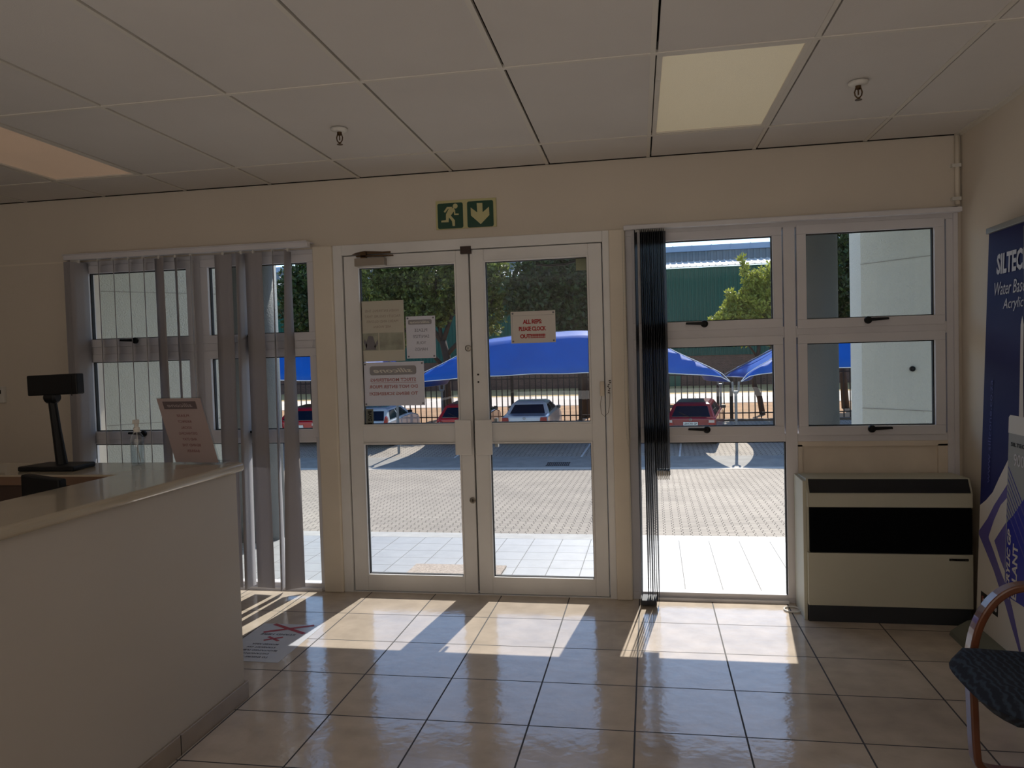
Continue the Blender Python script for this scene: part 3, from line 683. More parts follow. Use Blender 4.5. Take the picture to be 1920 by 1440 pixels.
tree(-9.6, 31, 'many-branched tree with a dark forked trunk behind the left door',
     [(-13.2, 4.7, 0, 1.7, 1.5, 2.0), (-11.6, 5.2, .5, 1.6, 1.4, 1.9), (-10.2, 5.0, 0, 1.5, 1.3, 1.9), (-8.6, 5.1, .4, 1.4, 1.2, 1.7), (-7.5, 4.9, .3, 1.1, 1.1, 1.4), (-12.6, 3.0, .5, 1.6, 1.2, 1.1), (-10.6, 3.6, -.2, 1.3, .9, .9), (-7.6, 3.3, .2, .8, .8, .9)],
     [(-9.62, -1.4, .26), (-9.66, .2, .23), (-9.55, 1.4, .19), (-9.75, 2.3, .16)],
     [[(-9.75, 2.2, .13), (-10.6, 3.4, .10), (-11.6, 4.8, .06), (-12.4, 6.0, .02)], [(-9.72, 2.3, .12), (-9.3, 3.4, .09), (-8.5, 4.6, .05), (-8.1, 5.9, .02)], [(-9.6, 1.6, .12), (-8.6, 2.6, .08), (-7.6, 3.6, .05), (-6.9, 4.8, .02)],
      [(-9.8, 2.4, .1), (-10.0, 3.8, .08), (-10.0, 5.6, .03)], [(-9.6, .9, .11), (-10.7, 2.2, .08), (-12.2, 3.3, .05), (-13.6, 4.4, .02)], [(-10.5, 3.3, .06), (-11.4, 3.6, .04), (-12.3, 4.4, .02)], [(-9.0, 2.3, .06), (-8.9, 3.4, .04), (-9.4, 4.6, .02)]], 34000, .2, LO, 12)
tree(-4.5, 30.2, 'dense dark green tree behind the notice on the right-hand door',
     [(-4.9, 4.1, 0, 1.6, 1.4, 1.9), (-3.4, 4.4, .2, 1.3, 1.3, 1.9), (-4.2, 5.1, .3, 1.5, 1.2, 1.2), (-3.3, 2.9, -.1, 1.1, 1.0, .9), (-4.9, 3.0, .1, 1.2, 1.0, .8), (-2.6, 3.6, .3, .7, 1, 1.3)],
     [(-3.02, -1.4, .2), (-3.0, .2, .17), (-3.2, 1.6, .14), (-3.6, 3.2, .09), (-3.7, 5, .04)], [[(-3.1, 1.0, .1), (-4.0, 2.4, .07), (-4.9, 3.8, .03)], [(-3.2, 1.6, .08), (-2.8, 2.8, .05), (-2.6, 4.0, .02)]], 30000, .24, LD, 13)
tree(4.4, 30.5, 'sunlit yellow-green bushy tree in front of the green warehouse',
     [(4.6, 3.2, 0, 1.0, .9, 1.2), (5.2, 4.2, .1, .8, .8, 1.0), (4.3, 4.3, 0, .42, .4, .55), (4.0, 3.2, 0, .7, .7, .8), (3.2, 2.9, 0, .45, .4, .55), (3.35, 3.7, 0, .22, .22, .45), (2.75, 2.6, -.1, .42, .4, .4), (3.9, 2.2, 0, .9, .7, .5), (5.4, 2.4, 0, .9, .8, .9), (3.85, 5.35, 0, .12, .12, .22), (3.95, 4.9, 0, .14, .14, .3), (5.6, 3.4, .2, .9, .8, 1.2), (.35, 2.95, 0, .2, .2, .18), (-.2, 2.8, 0, .45, .3, .5)],
     [(4.62, -1.4, .13), (4.5, -.6, .12), (4.3, -.1, .11), (4.25, .6, .1), (4.5, 1.4, .08), (4.55, 2.6, .05)], [[(4.25, .5, .07), (4.9, 1.3, .05), (5.4, 2.4, .03)], [(4.4, 1.2, .05), (3.7, 2.2, .03), (3.3, 3.2, .012)], [(4.0, 2.6, .03), (3.9, 4.0, .015), (3.86, 5.4, .006)], [(3.9, 2.1, .03), (2.2, 2.3, .02), (.3, 2.9, .008)]], 22000, .17, LY, 14)
tree(8.9, 33.5, 'dark green tree seen between the grey porch column and the plaster wall',
     [(8.2, 4.8, 0, 1.6, 1.4, 2.4), (8.9, 3.2, .3, 1.4, 1.2, 1.5), (7.9, 2.9, 0, 1.0, 1.0, 1.1)],
     [(8.7, -1.4, .18), (8.6, .5, .15), (8.4, 2.4, .1), (8.3, 4.6, .04)], [[(8.6, 1.2, .08), (7.9, 2.6, .05), (7.7, 4.2, .02)]], 18000, .22, LD, 15)

# ------------------------------------------------------------------ blinds
def slat_geo(b, xt, at, xb, ab, z1, z0, w=.127, yc=-.10, n=10, th=.0014, bow=.004, pw=1.3):
    """one hanging slat: centre x and angle (0 = parallel to the glass) at top and bottom"""
    base = len(b.v); vs = []; fs = []
    for k in range(n + 1):
        f = k / n; z = z1 + (z0 - z1) * f; x = xt + (xb - xt) * f; a = math.radians(at + (ab - at) * f ** pw)
        d = Vector((math.cos(a), math.sin(a), 0)); nn = Vector((-math.sin(a), math.cos(a), 0))
        for s in (-1, -.33, .33, 1):
            p = Vector((x, yc, z)) + d * (s * w / 2) + nn * (bow * (1 - s * s))
            vs += [p - nn * th / 2, p + nn * th / 2]
    for k in range(n):
        r = k * 8; q = r + 8
        for j in range(3):
            fs += [(r + 2 * j, r + 2 * j + 2, q + 2 * j + 2, q + 2 * j), (r + 2 * j + 1, q + 2 * j + 1, q + 2 * j + 3, r + 2 * j + 3)]
        fs += [(r, q, q + 1, r + 1), (r + 6, r + 7, q + 7, q + 6)]
    b.add(vs, fs)
    return b
MS = mat('grey_blind_fabric', rgb(176, 172, 174), .85, bump=(220, .2), trans=(rgb(180, 178, 185), .28))
MSD = mat('charcoal_blind_fabric', rgb(56, 58, 66), .55, bump=(220, .2), trans=(rgb(76, 78, 88), .2))
bl = thing('vertical_blind', (-3.0, -.1, 2.2), 'pale grey vertical blind with twisted slats hanging over the left window', 'blind')
b = MB(); b.box(-3.84, -2.112, -.125, -.075, 2.205, 2.238); b.box(-3.84, -2.112, -.14, -.0, 2.236, 2.242)
b.build('headrail', M['alu'], bl, bevel=.003)
SL = []
for k in range(6): SL.append((-3.80 + .011 * k, 84 - 2 * k, -3.80 + .011 * k, 84 - 2 * k))
SL += [(-3.60, -52.5, -3.60, -52.5), (-3.49, -53, -3.49, -53), (-3.375, -54, -3.375, -54), (-3.268, -55.5, -3.268, -55), (-3.155, -32, -3.145, -30), (-3.035, -51, -3.03, -50.5), (-2.93, -59, -2.93, -59), (-2.70, -6, -2.71, -8),
       (-2.575, 90, -2.60, 86), (-2.49, -8, -2.49, -6), (-2.358, -64, -2.372, -78), (-2.256, 97, -2.29, 40)]
for q in SL:
    SLb = slat_geo(MB(), q[0], q[1], q[2], q[3], 2.19, .035).build('slat', MS, bl, smooth=True)
b = MB()
for q in SL: b.box(q[0] - .006, q[0] + .006, -.106, -.094, 2.185, 2.207)
b.build('carrier', M['white'], bl)
b = MB()
for x in (-3.79, -3.777): b.tube([(x, -.14, 2.2), (x - .004, -.145, 1.6), (x + .002, -.145, 1.12)], .0022, 5)
b.build('cord', M['brown'], bl)
bl = thing('vertical_blind', (.75, -.1, 2.2), 'charcoal vertical blind bunched up at the left side of the right-hand window', 'blind')
b = MB(); b.box(-.155, 1.655, -.125, -.080, 2.196, 2.221); b.build('headrail', M['alu'], bl, bevel=.003)
for k in range(17):
    x = -.085 + .0102 * k
    if k in (1, 2): continue
    lo = k < 9
    slat_geo(MB(), x, 83.5 + (k % 2), x + (-.008 + .0022 * k if lo else .0), 90 + (k * 7 % 5) - 2 if lo else 84 + k % 2, 2.19, .03 if lo else .80, yc=-.105, bow=.003, n=16, pw=3.5 if lo else 1.3).build('slat', MSD, bl, smooth=True)
b = MB()
for k in range(17): b.box(-.085 + .0102 * k - .003, -.085 + .0102 * k + .003, -.11, -.10, 2.182, 2.2)
b.build('carrier', M['white'], bl)
MW = mat('bead_chain', rgb(190, 184, 170), .4)
b = MB()
for k in range(9, 17):
    x = -.085 + .0102 * k; b.box(x - .004, x + .004, -.165, -.045, .775, .80)
    b.tube([(x - .004, -.165, .80), (x - .004, -.17, .768), (x + .004, -.165, .78)], .0016, 5)
b.build('bottom_weight', MSD, bl)
b = MB()
for k in range(0, 9):
    x = -.097 + .0102 * k; b.box(x - .005, x + .005, -.165, -.045, .012, .04)
b.build('bottom_weight', MSD, bl)
b = MB()
for k in range(9, 16):
    x = -.085 + .0102 * k; b.tube([(x, -.168, .80), (x + .003, -.17, .755), (x + .008, -.17, .748), (x + .0102, -.168, .80)], .0014, 5)
b.build('link_chain', MW, bl)
b = MB(); random.seed(5)
pth = [(-.162, 2.19), (-.165, 1.6), (-.168, 1.1), (-.160, .96), (-.150, .93), (-.141, .98), (-.143, 1.1), (-.152, 1.6), (-.152, 2.19)]
b.tube([(x, -.128, z) for x, z in pth], .0012, 5)
for i in range(len(pth) - 1):
    for k in range(30 if abs(pth[i][1] - pth[i + 1][1]) > .3 else 6):
        f = k / (30 if abs(pth[i][1] - pth[i + 1][1]) > .3 else 6); x = pth[i][0] + (pth[i + 1][0] - pth[i][0]) * f; z = pth[i][1] + (pth[i + 1][1] - pth[i][1]) * f
        b.obox((x, -.128, z), .0035, .0035, .0035)
b.build('bead_chain', MW, bl)

# ------------------------------------------------------------------ emergency exit sign
ex = thing('exit_sign', (-1.11, -.01, 2.28), 'green and cream running-man emergency exit sign with down arrow above the doors', 'sign')
MEX = mat('pale_luminescent', rgb(196, 190, 140), .5); MGR = mat('sign_green', rgb(10, 66, 46), .45)
def exq(x, y): return (-1.306 + (x - 365) / 1072 * .382, 2.456 - (y - (250 - .051 * (x - 365))) / 550 * .176)
MB().box(-1.306, -.924, -.010, 0, 2.280, 2.456).build('board', MEX, ex, bevel=.002)
def flat(pts, y, th=.0008): return MB().prism(pts[::-1], y - th, y, 'y')
def rrect(x0, z0, x1, z1, r, n=5):
    p = []
    for cx_, cz_, a0 in ((x1 - r, z1 - r, 0), (x0 + r, z1 - r, 90), (x0 + r, z0 + r, 180), (x1 - r, z0 + r, 270)):
        p += [(cx_ + r * math.cos(math.radians(a0 + 90 * k / n)), cz_ + r * math.sin(math.radians(a0 + 90 * k / n))) for k in range(n + 1)]
    return p
def poly(b, pts, y):
    pts = [tuple(p) for p in pts]
    area = sum(pts[i][0] * pts[(i + 1) % len(pts)][1] - pts[(i + 1) % len(pts)][0] * pts[i][1] for i in range(len(pts)))
    if area < 0: pts = pts[::-1]
    n = len(pts); return b.add([(p[0], y, p[1]) for p in pts], [tuple(range(n))])
for (xa, ya), (xb, yb_) in (((398, 300), (852, 765)), ((926, 266), (1388, 742))):
    a, c = exq(xa, ya), exq(xb, yb_); poly(MB(), rrect(a[0], c[1], c[0], a[1], .012), -.0106).build('green_panel', MGR, ex)
b = MB()
poly(b, [(exq(717, 348)[0] + .0155 * math.cos(2 * PI * k / 20), exq(717, 348)[1] + .0155 * math.sin(2 * PI * k / 20)) for k in range(20)], -.0112)
for pts in ([(508, 455), (570, 363), (665, 363), (650, 400), (588, 400), (533, 475)], [(600, 400), (690, 380), (705, 430), (640, 520), (615, 565), (545, 560), (550, 500)],
            [(685, 395), (712, 420), (715, 492), (775, 490), (775, 518), (695, 520)], [(548, 505), (602, 520), (592, 655), (460, 658), (460, 625), (545, 615)],
            [(585, 545), (635, 530), (705, 620), (703, 730), (660, 730), (652, 635)]):
    poly(b, [exq(*p) for p in pts], -.0112 - .00008 * (len(b.f) + 1))
b.build('running_figure', MEX, ex)
poly(MB(), [exq(*p) for p in [(1098, 298), (1198, 298), (1198, 475), (1312, 370), (1315, 530), (1160, 700), (992, 535), (990, 380), (1105, 478)]], -.0112).build('down_arrow', MEX, ex)

# ------------------------------------------------------------------ notices on the glass
MPA = mat('cream_paper', rgb(206, 200, 188), .8, trans=(rgb(220, 212, 190), .3)); MPW = mat('white_laminated_paper', rgb(226, 224, 228), .35, trans=(rgb(225, 225, 230), .25))
MTF = mat('faint_print', rgb(168, 148, 134), .8); MTR = mat('faint_red_print', rgb(176, 118, 116), .8); MTG = mat('faint_grey_print', rgb(120, 118, 124), .8)
MLG = mat('grey_logo_print', rgb(150, 148, 152), .8); MRD = mat('red_print', rgb(170, 24, 30), .6); MPH = mat('faint_photo_print', rgb(158, 160, 146), .8, noise=(14, .25))
def notice(x0, x1, z0, z1, m, label, y=.0015, pins=True):
    t = thing('notice', ((x0 + x1) / 2, y, z0), label, 'notice')
    MB().box(x0, x1, y, y + .0018, z0, z1).build('sheet', m, t)
    if pins:
        b = MB()
        for x, z in ((x0 + .012, z0 + .012), (x1 - .012, z0 + .012), (x0 + .012, z1 - .012), (x1 - .012, z1 - .012)): b.lathe([(.006, 0), (.006, .002)], (x, y, z), 10, Matrix.Rotation(PI / 2, 3, 'X'))
        b.build('suction_dot', M['chrome'] if 0 else MTG, t)
    return t
def line(t, s, m, cx_, cz_, w, h, y, mirror=True, **kw): return text('lettering', s, m, t, (cx_, y - .0007, cz_), (1, 0, 0), (0, 0, 1), w, h, mirror=mirror, **kw)
n1 = notice(-1.822, -1.537, 1.475, 1.858, MPA, 'cream paper notice about masks and gloves with two faint pictures, highest on the left door', y=-.001, pins=False)
for s, z, w_ in (('WHEN ENTERING THIS', 1.795, .225), ('FACILITY ENSURE THAT', 1.760, .235), ('MASKS AND GLOVES', 1.728, .21), ('ARE WORN', 1.694, .115)): line(n1, s, MTF, -1.68, z, w_, .016, -.001)
for x0, x1 in ((-1.815, -1.71), (-1.705, -1.545)): poly(MB(), rrect(x0, 1.545, x1, 1.655, .002), -.0018).build('picture', MPH, n1)
b = MB(); poly(b, [(-1.80, 1.55), (-1.725, 1.55), (-1.735, 1.60), (-1.745, 1.635), (-1.775, 1.64), (-1.79, 1.60)], -.0022); poly(b, [(-1.81, 1.60), (-1.79, 1.56), (-1.785, 1.58), (-1.80, 1.62)], -.0022); poly(b, [(-1.715, 1.615), (-1.74, 1.57), (-1.73, 1.56), (-1.712, 1.59)], -.0022)
b.build('picture_detail', MTG, n1)
def logo(t, x0, x1, z0, z1, y, mirror=True):
    poly(MB(), rrect(x0, z0, x1, z1, (z1 - z0) * .28), y - .0006).build('logo_badge', MLG, t)
    line(t, 'silicone', M['white'], (x0 + x1) / 2, (z0 + z1) / 2, (x1 - x0) * .84, (z1 - z0) * .5, y - .0004, mirror=mirror, shear=.35 * 1, bold=.02)
n2 = notice(-1.526, -1.336, 1.488, 1.752, MPW, 'white notice about sanitizing hands, beside the cream paper on the left door', y=.0005)
logo(n2, -1.512, -1.358, 1.700, 1.730, .0005)
for s, z, w_ in (('PLEASE', 1.664, .083), ('SANITIZE', 1.625, .105), ('YOUR', 1.585, .063), ('HANDS', 1.545, .080)): line(n2, s, MTG, -1.43, z, w_, .019, .0005)
n3 = notice(-1.818, -1.418, 1.193, 1.470, MPW, 'white notice with underlined red screening warning, lowest of the notices on the left door', y=.0005)
logo(n3, -1.776, -1.468, 1.388, 1.445, .0005)
for s, z, w_ in (('STRICT MONITERING', 1.357, .30), ('DO NOT ENTER PRIOR', 1.314, .32), ('TO BEING SCREENED!!', 1.270, .32)): line(n3, s, MTR, -1.622, z, w_, .021, .0005, bold=.025)
poly(MB(), rrect(-1.77, 1.338, -1.47, 1.3405, .001), -.0002).build('underline', MTR, n3)
n4 = notice(-.855, -.580, 1.562, 1.756, mat('white_card', rgb(214, 208, 202), .5), 'white notice with bold red lettering on the right-hand door', y=-.0005)
for s, z, w_ in (('ALL REPS:', 1.692, .118), ('PLEASE CLOCK', 1.649, .168), ('OUT!!!!!!!!!!!!!', 1.604, .156)): line(n4, s, MRD, -.722, z, w_, .027, -.0005, mirror=False, bold=.04, sp=.9)
b = MB(); b.box(-.846, -.590, -.0012, -.0008, 1.7305, 1.7315); b.box(-.846, -.845, -.0012, -.0008, 1.585, 1.73); b.build('crease', MTG, n4)
st = thing('door_sticker', (-1.785, .002, 1.075), 'small grey sticker in the lower corner of the left door\'s upper pane', 'sticker')
MB().box(-1.812, -1.762, .001, .003, 1.072, 1.175).build('sheet', mat('grey_sticker', rgb(120, 124, 116), .5), st)
text('lettering', 'BAYGLASS'[:4], M['blk'], st, (-1.785, .0004, 1.130), (0, 0, -1), (1, 0, 0), .066, .026, bold=.05)
MB().box(-1.80, -1.772, .0002, .0009, 1.080, 1.086).build('small_print', M['blk'], st)
st = thing('window_sticker', (-.415, .013, 1.99), 'pale olive square sticker in the top right corner of the right door pane', 'sticker')
MB().box(-.448, -.384, .012, .0135, 1.99, 2.068).build('sheet', mat('olive_sticker', rgb(150, 152, 104), .6), st)
c = MB().tube([(-.70, .06, 2.045), (-.62, .06, 2.035), (-.52, .06, 2.036), (-.44, .06, 2.058), (-.36, .06, 2.075)], .007, 6).build('cable', M['blk'], at=(-.55, .06, 2.04))
c['label'] = 'black cable looping along the top outside the right-hand door'; c['category'] = 'cable'

# ------------------------------------------------------------------ reception counter
MCO = mat('counter_white_melamine', rgb(186, 179, 170), .55, noise=(2, .02)); MTOP = mat('counter_top_gloss', rgb(176, 164, 144), .2, noise=(5, .03), coat=.3)
MWD = mat('dark_wood', rgb(60, 44, 36), .5, noise=(6, .2)); MNB = mat('nosing_brown', rgb(120, 92, 74), .45)
rc = thing('reception_counter', (-2.0, -3.2, 0), 'white L-shaped reception counter with a glossy beige top at left', 'counter')
b = MB(); b.prism([(-1.815, -5.6), (-1.815, -1.585), (-5.0, -1.585), (-5.0, -1.70), (-1.935, -1.70), (-1.935, -5.6)], 0, 1.012); b.build('front_panel', MCO, rc)
b = MB(); b.prism([(-1.785, -5.6), (-1.785, -1.560), (-1.81, -1.535), (-5.0, -1.535), (-5.0, -1.925), (-2.165, -1.925), (-2.165, -5.6)][::-1], 1.012, 1.05)
b.build('counter_top', MTOP, rc, bevel=.016, seg=4, smooth=False)
MB().box(-5.0, -2.166, -1.932, -1.925, 1.010, 1.045).build('edge_strip', MNB, rc)
b = MB(); b.prism([(-1.802, -5.6), (-1.802, -1.572), (-4.9, -1.572), (-4.9, -1.585), (-1.815, -1.585), (-1.815, -5.6)][::-1], 0, .078)
sk = b.build('skirting', M['skirt'], rc, bevel=.002, seg=1)
b = MB()
for y in (-2.08, -2.51, -2.93, -3.35): b.box(-1.8025, -1.8012, y - .002, y + .002, 0, .078)
b.build('tile_joint', M['gap'], sk)
b = MB(); b.box(-5.0, -1.935, -2.52, -1.70, .70, .735); b.box(-2.75, -1.935, -5.6, -2.5, .70, .735); b.build('desk_surface', MWD, rc, bevel=.004)
b = MB(); b.box(-4.9, -2.2, -1.925, -1.88, .735, 1.012)
b.build('back_board', MWD, rc)
# customer pole display
pd = thing('customer_display', (-2.555, -1.757, 1.05), 'black customer display on a pole, on the counter in front of the left wall', 'display')
MB().prism([(-2.69, -1.83), (-2.42, -1.83), (-2.44, -1.665), (-2.67, -1.665)], 1.0502, 1.072).build('base', M['blk'], pd, bevel=.006)
MB().tube([(-2.542, -1.745, 1.07), (-2.556, -1.75, 1.22), (-2.568, -1.755, 1.36)], [.024, .019, .017], 14).build('pole', M['blk'], pd)
MB().lathe([(.018, -.03), (.026, -.02), (.026, .02), (.018, .03)], (-2.565, -1.757, 1.363), 16, Matrix.Rotation(PI / 2, 3, 'Y')).build('hinge', M['blk'], pd)
h = MB().obox((-2.545, -1.757, 1.418), .245, .045, .088, Matrix.Rotation(-.02, 3, 'Y')).build('display_head', M['blk'], pd, bevel=.005)
MB().box(-2.449, -2.447, -1.782, -1.779, 1.37, 1.455).build('head_seam', M['gap'], h)
# spray bottle
MLQ = glass('clear_plastic', (.88, .90, .91, 1), .10, .08)
sb = thing('spray_bottle', (-2.255, -1.633, 1.05), 'clear plastic spray bottle with white pump on the counter top', 'bottle')
MB().lathe([(.026, .001), (.029, .008), (.029, .105), (.026, .128), (.016, .142), (.012, .148)], (-2.255, -1.633, 1.05), 24).build('bottle_body', MLQ, sb, smooth=True)
MB().lathe([(.001, .006), (.026, .007), (.026, .102), (.001, .103)], (-2.255, -1.633, 1.05), 20).build('liquid', glass('sanitizer_liquid', (.86, .9, .93, 1), .03), sb, smooth=True)
b = MB(); b.lathe([(.014, .146), (.014, .166), (.009, .170), (.009, .184)], (-2.255, -1.633, 1.05), 16); b.box(-2.263, -2.247, -1.651, -1.622, 1.234, 1.252)
b.build('pump', M['white'], sb, bevel=.002)
MB().tube([(-2.255, -1.633, 1.195), (-2.253, -1.633, 1.13), (-2.243, -1.633, 1.065)], .0018, 6).build('dip_tube', M['white'], sb)
# leaning acrylic sign
sg = thing('counter_sign', (-1.99, -1.6, 1.05), 'clear stand with a mirror-reversed pink paper sign, at the counter corner', 'sign')
A0, A1 = Vector((-2.108, -1.575, 1.056)), Vector((-1.885, -1.600, 1.056)); upv = Vector((-.030, -.075, .288)); T0, T1 = A0 + upv, A1 + upv
nrm = (A1 - A0).cross(upv).normalized()
MB().slab(A0, A1, T1, T0, .002).build('sheet', mat('pinkish_sheet', rgb(190, 174, 172), .6, trans=(rgb(205, 190, 188), .35)), sg)
MB().slab(A0 - (A1 - A0) * .02 - nrm * .004, A1 + (A1 - A0) * .02 - nrm * .004, T1 + (A1 - A0) * .02 + upv * .01 - nrm * .004, T0 - (A1 - A0) * .02 + upv * .01 - nrm * .004, .002).build('acrylic_panel', MLQ, sg)
b = MB(); b.slab(A0 + Vector((-.004, -.02, -.0035)), A1 + Vector((.004, -.02, -.0035)), A1 + Vector((.004, .09, -.0035)), A0 + Vector((-.004, .09, -.0035)), .003)
b.build('acrylic_foot', MLQ, sg)
Xs = (A1 - A0).normalized(); Ys = (upv - Xs * upv.dot(Xs)).normalized(); fr_n = Xs.cross(Ys); fr_n = fr_n if fr_n.y < 0 else -fr_n
def onsheet(u, v, off=.0008): return A0 + (A1 - A0) * u + upv * v + fr_n * off
bdg = MB().slab(onsheet(.12, .84, .003), onsheet(.88, .84, .003), onsheet(.88, .955, .003), onsheet(.12, .955, .003), .0004).build('logo_badge', mat('dark_grey_print', rgb(96, 84, 86), .8), sg)
text('lettering', 'silicone', mat('mid_grey_print', rgb(160, 148, 150), .8), bdg, onsheet(.5, .897, .0045), Xs, Ys, .13, .017, mirror=True, shear=.3, bold=.02)
for i, s in enumerate(('PLEASE', 'RESPECT', 'SOCIAL', 'DISTANCING', 'AND STAY', 'BEHIND THE', 'BARRIER')):
    text('lettering', s, mat('brown_print', rgb(140, 100, 98), .8) if i == 0 else bpy.data.materials['brown_print'], sg, onsheet(.5, .735 - i * .092, .0035), Xs, upv, (.064, .07, .055, .095, .075, .095, .065)[i], .0115, mirror=True, bold=.02)
# monitor behind the counter
mo = thing('computer_monitor', (-2.26, -2.2, .735), 'black computer monitor back rising behind the counter below the pole display', 'monitor')
MB().prism([(-2.335, .86), (-2.335, 1.095), (-2.172, 1.075), (-2.172, 1.0), (-2.172, .86)], -2.20, -2.16, 'y').build('casing', M['blk'], mo, bevel=.006)
MB().box(-2.31, -2.18, -2.26, -2.12, .736, .75).build('stand_base', M['blk'], mo, bevel=.003)
MB().box(-2.25, -2.21, -2.20, -2.17, .745, .90).build('stand_neck', M['blk'], mo)

# ------------------------------------------------------------------ wall panel heater
MHW = mat('heater_enamel', rgb(186, 184, 168), .5, noise=(3, .03)); MHB = mat('heater_black', rgb(20, 22, 26), .5)
he = thing('wall_heater', (1.215, -.2, 0), 'cream and black louvred gas heater cabinet under the right-hand window', 'heater')
x0, x1 = .800, 1.622
b = MB(); b.prism([(-.03, .09), (-.03, .765), (-.285, .775), (-.325, .700), (-.325, .625), (-.30, .625), (-.30, .377), (-.325, .377), (-.325, .09)], x0, x1, 'x')
b.build('cabinet', MHW, he, bevel=.003)
MB().slab((x0 + .012, -.288, .770), (x0 + .012, -.328, .703), (x1 - .012, -.328, .703), (x1 - .012, -.288, .770), .003).build('top_grille', MHB, he)
b = MB(); b.box(x0 + .012, x1 - .002, -.305, -.30, .379, .623)
for k in range(26): b.prism([(-.305, .384 + k * .0092), (-.326, .381 + k * .0092), (-.305, .390 + k * .0092)], x0 + .012, x1 - .002, 'x')
b.build('louvre', MHB, he)
MB().box(x0 + .003, x1 - .01, -.318, -.04, 0, .09).build('plinth', mat('heater_plinth', rgb(36, 40, 46), .6), he)
np_ = MB().box(1.505, 1.598, -.3275, -.325, .345, .357).build('name_plate', M['blk'], he)
b = MB()
for k in range(11): b.box(1.511 + k * .0076, 1.5165 + k * .0076, -.3285, -.3275, .3485, .3535)
b.build('worn_lettering', M['chrome'], np_)
MB().box(.782, x0, -.30, -.03, .0, .762).build('side_cover', MHW, he, bevel=.002)
c = MB().tube([(.745 + .045 * math.cos(a), -.145 + .05 * math.sin(a), .006) for a in [2 * PI * k / 24 for k in range(25)]], .0045, 8).build('cable_loop', M['white'], at=(.745, -.145, .002))
c['label'] = 'loop of white cable on the floor at the heater\'s left foot'; c['category'] = 'cable'

# ------------------------------------------------------------------ roll-up banner
bn = thing('roll_up_banner', (1.56, -.95, 0), 'navy blue and white roll-up advertising banner standing along the right wall', 'banner')
def bp(a, h, e=0): return (1.555 + .037 * h - e, -.53 - a, h)
MNV = mat('banner_navy', rgb(22, 24, 84), .6, spec=.25); MBW = mat('banner_white', rgb(206, 200, 192), .45); MPU = mat('banner_purple', rgb(92, 84, 150), .45); MCG = mat('banner_grey', rgb(150, 152, 150), .45)
MBB = mat('banner_blue', rgb(36, 40, 150), .45); MLB = mat('banner_silver_text', rgb(200, 198, 204), .5); MUR = mat('banner_faint_text', rgb(62, 66, 140), .5)
WD = .85
b = MB(); b.slab(bp(0, .06), bp(WD, .06), bp(WD, 2.02), bp(0, 2.02), .002); sheet = b.build('printed_sheet', MNV, bn)
def bpoly(name, pts, m, e, parent=None):
    pts = list(pts); ar = sum(pts[i][0] * pts[(i + 1) % len(pts)][1] - pts[(i + 1) % len(pts)][0] * pts[i][1] for i in range(len(pts)))
    if ar < 0: pts = pts[::-1]
    n = len(pts); return MB().add([bp(p[0], p[1], e + .002) for p in pts], [tuple(range(n))]).build(name, m, parent or sheet)
bpoly('white_swoosh', [(0.001, .065), (.001, .68), (.071, .719), (.142, .77), (.208, .851), (.261, .91), (.34, 1.0), (.50, 1.12), (.60, 1.0), (.69, .86), (.848, .69), (.848, .065)], MBW, .0008)
bpoly('chevron', [(0.001, .553), (.092, .632), (.162, .711), (.222, .766), (.307, .845), (.38, .92), (.38, .85), (.311, .782), (.232, .725), (.167, .641), (.114, .551), (.115, .543), (.179, .491), (.25, .425), (.323, .368), (.38, .30), (.485, .133), (.47, .114), (.368, .222), (.309, .289), (.249, .339), (.18, .405), (.104, .46), (.001, .533)], MPU, .0012)
bpoly('chevron', [(.178, .545), (.242, .607), (.33, .69), (.40, .69), (.40, .40), (.314, .42), (.25, .47)], MPU, .0012)
bpoly('cartridge_nozzle', [(.386, 1.15), (.382, 1.3), (.372, 1.56), (.385, 1.60), (.40, 1.56), (.415, 1.3), (.43, 1.15)], MBW, .0014)
bpoly('cartridge_cap', [(.287, 1.07), (.287, 1.141), (.30, 1.152), (.52, 1.152), (.533, 1.141), (.533, 1.07)], mat('cap_white', rgb(214, 212, 206), .4), .0014)
bpoly('cartridge_body', [(.30, .40), (.292, 1.07), (.53, 1.07), (.52, .40)], MCG, .0016)
bpoly('cartridge_label', [(.312, .345), (.306, .412), (.305, .66), (.36, .70), (.53, .86), (.52, .33), (.347, .326)], MBB, .0018)
for k in range(9): bpoly('cartridge_stripe', [(.30, .92 - k * .028), (.53, .70 - k * .028), (.53, .69 - k * .028), (.30, .912 - k * .028)], MPU if k % 2 else MBB, .0020 + k * .00004)
def btxt(s, m, a, h, w_, hh, par=sheet, X=(0, -1, 0), Y=(.037, 0, 1), **kw): return text('lettering', s, m, par, bp(a, h, .0052), X, Y, w_, hh, **kw)
btxt('SILTECH', MLB, .27, 1.853, .325, .098, bold=.035)
btxt('Water Based', MLB, .27, 1.737, .36, .062, shear=.2)
btxt('Acrylic Sealant', MLB, .405, 1.655, .43, .062, shear=.2)
btxt('www.silicone.co.za', MUR, .092, 1.055, .50, .034, X=(.037, 0, 1), Y=(0, 1, 0))
btxt('900', MLB, .405, .955, .10, .055)
btxt('SILTECH', M['blk'], .405, 1.022, .17, .018, bold=.03)
btxt('ACRYLIC GP', MBW, .335, .475, .32, .036, X=(.037, 0, 1), Y=(0, 1, 0), shear=.2, bold=.04)
btxt('SEALANT', MBW, .40, .44, .28, .05, X=(.037, 0, 1), Y=(0, 1, 0), bold=.03)
lg = bpoly('logo_badge', [(.048, .266), (.245, .265), (.245, .198), (.049, .198)], M['blk'], .0014)
btxt('silicone', MLB, .152, .232, .165, .032, par=sheet, shear=.3, bold=.03)
bpoly('logo_mark', [(.062, .245), (.085, .25), (.08, .225), (.064, .222)], mat('logo_red', rgb(140, 50, 40), .5), .003)
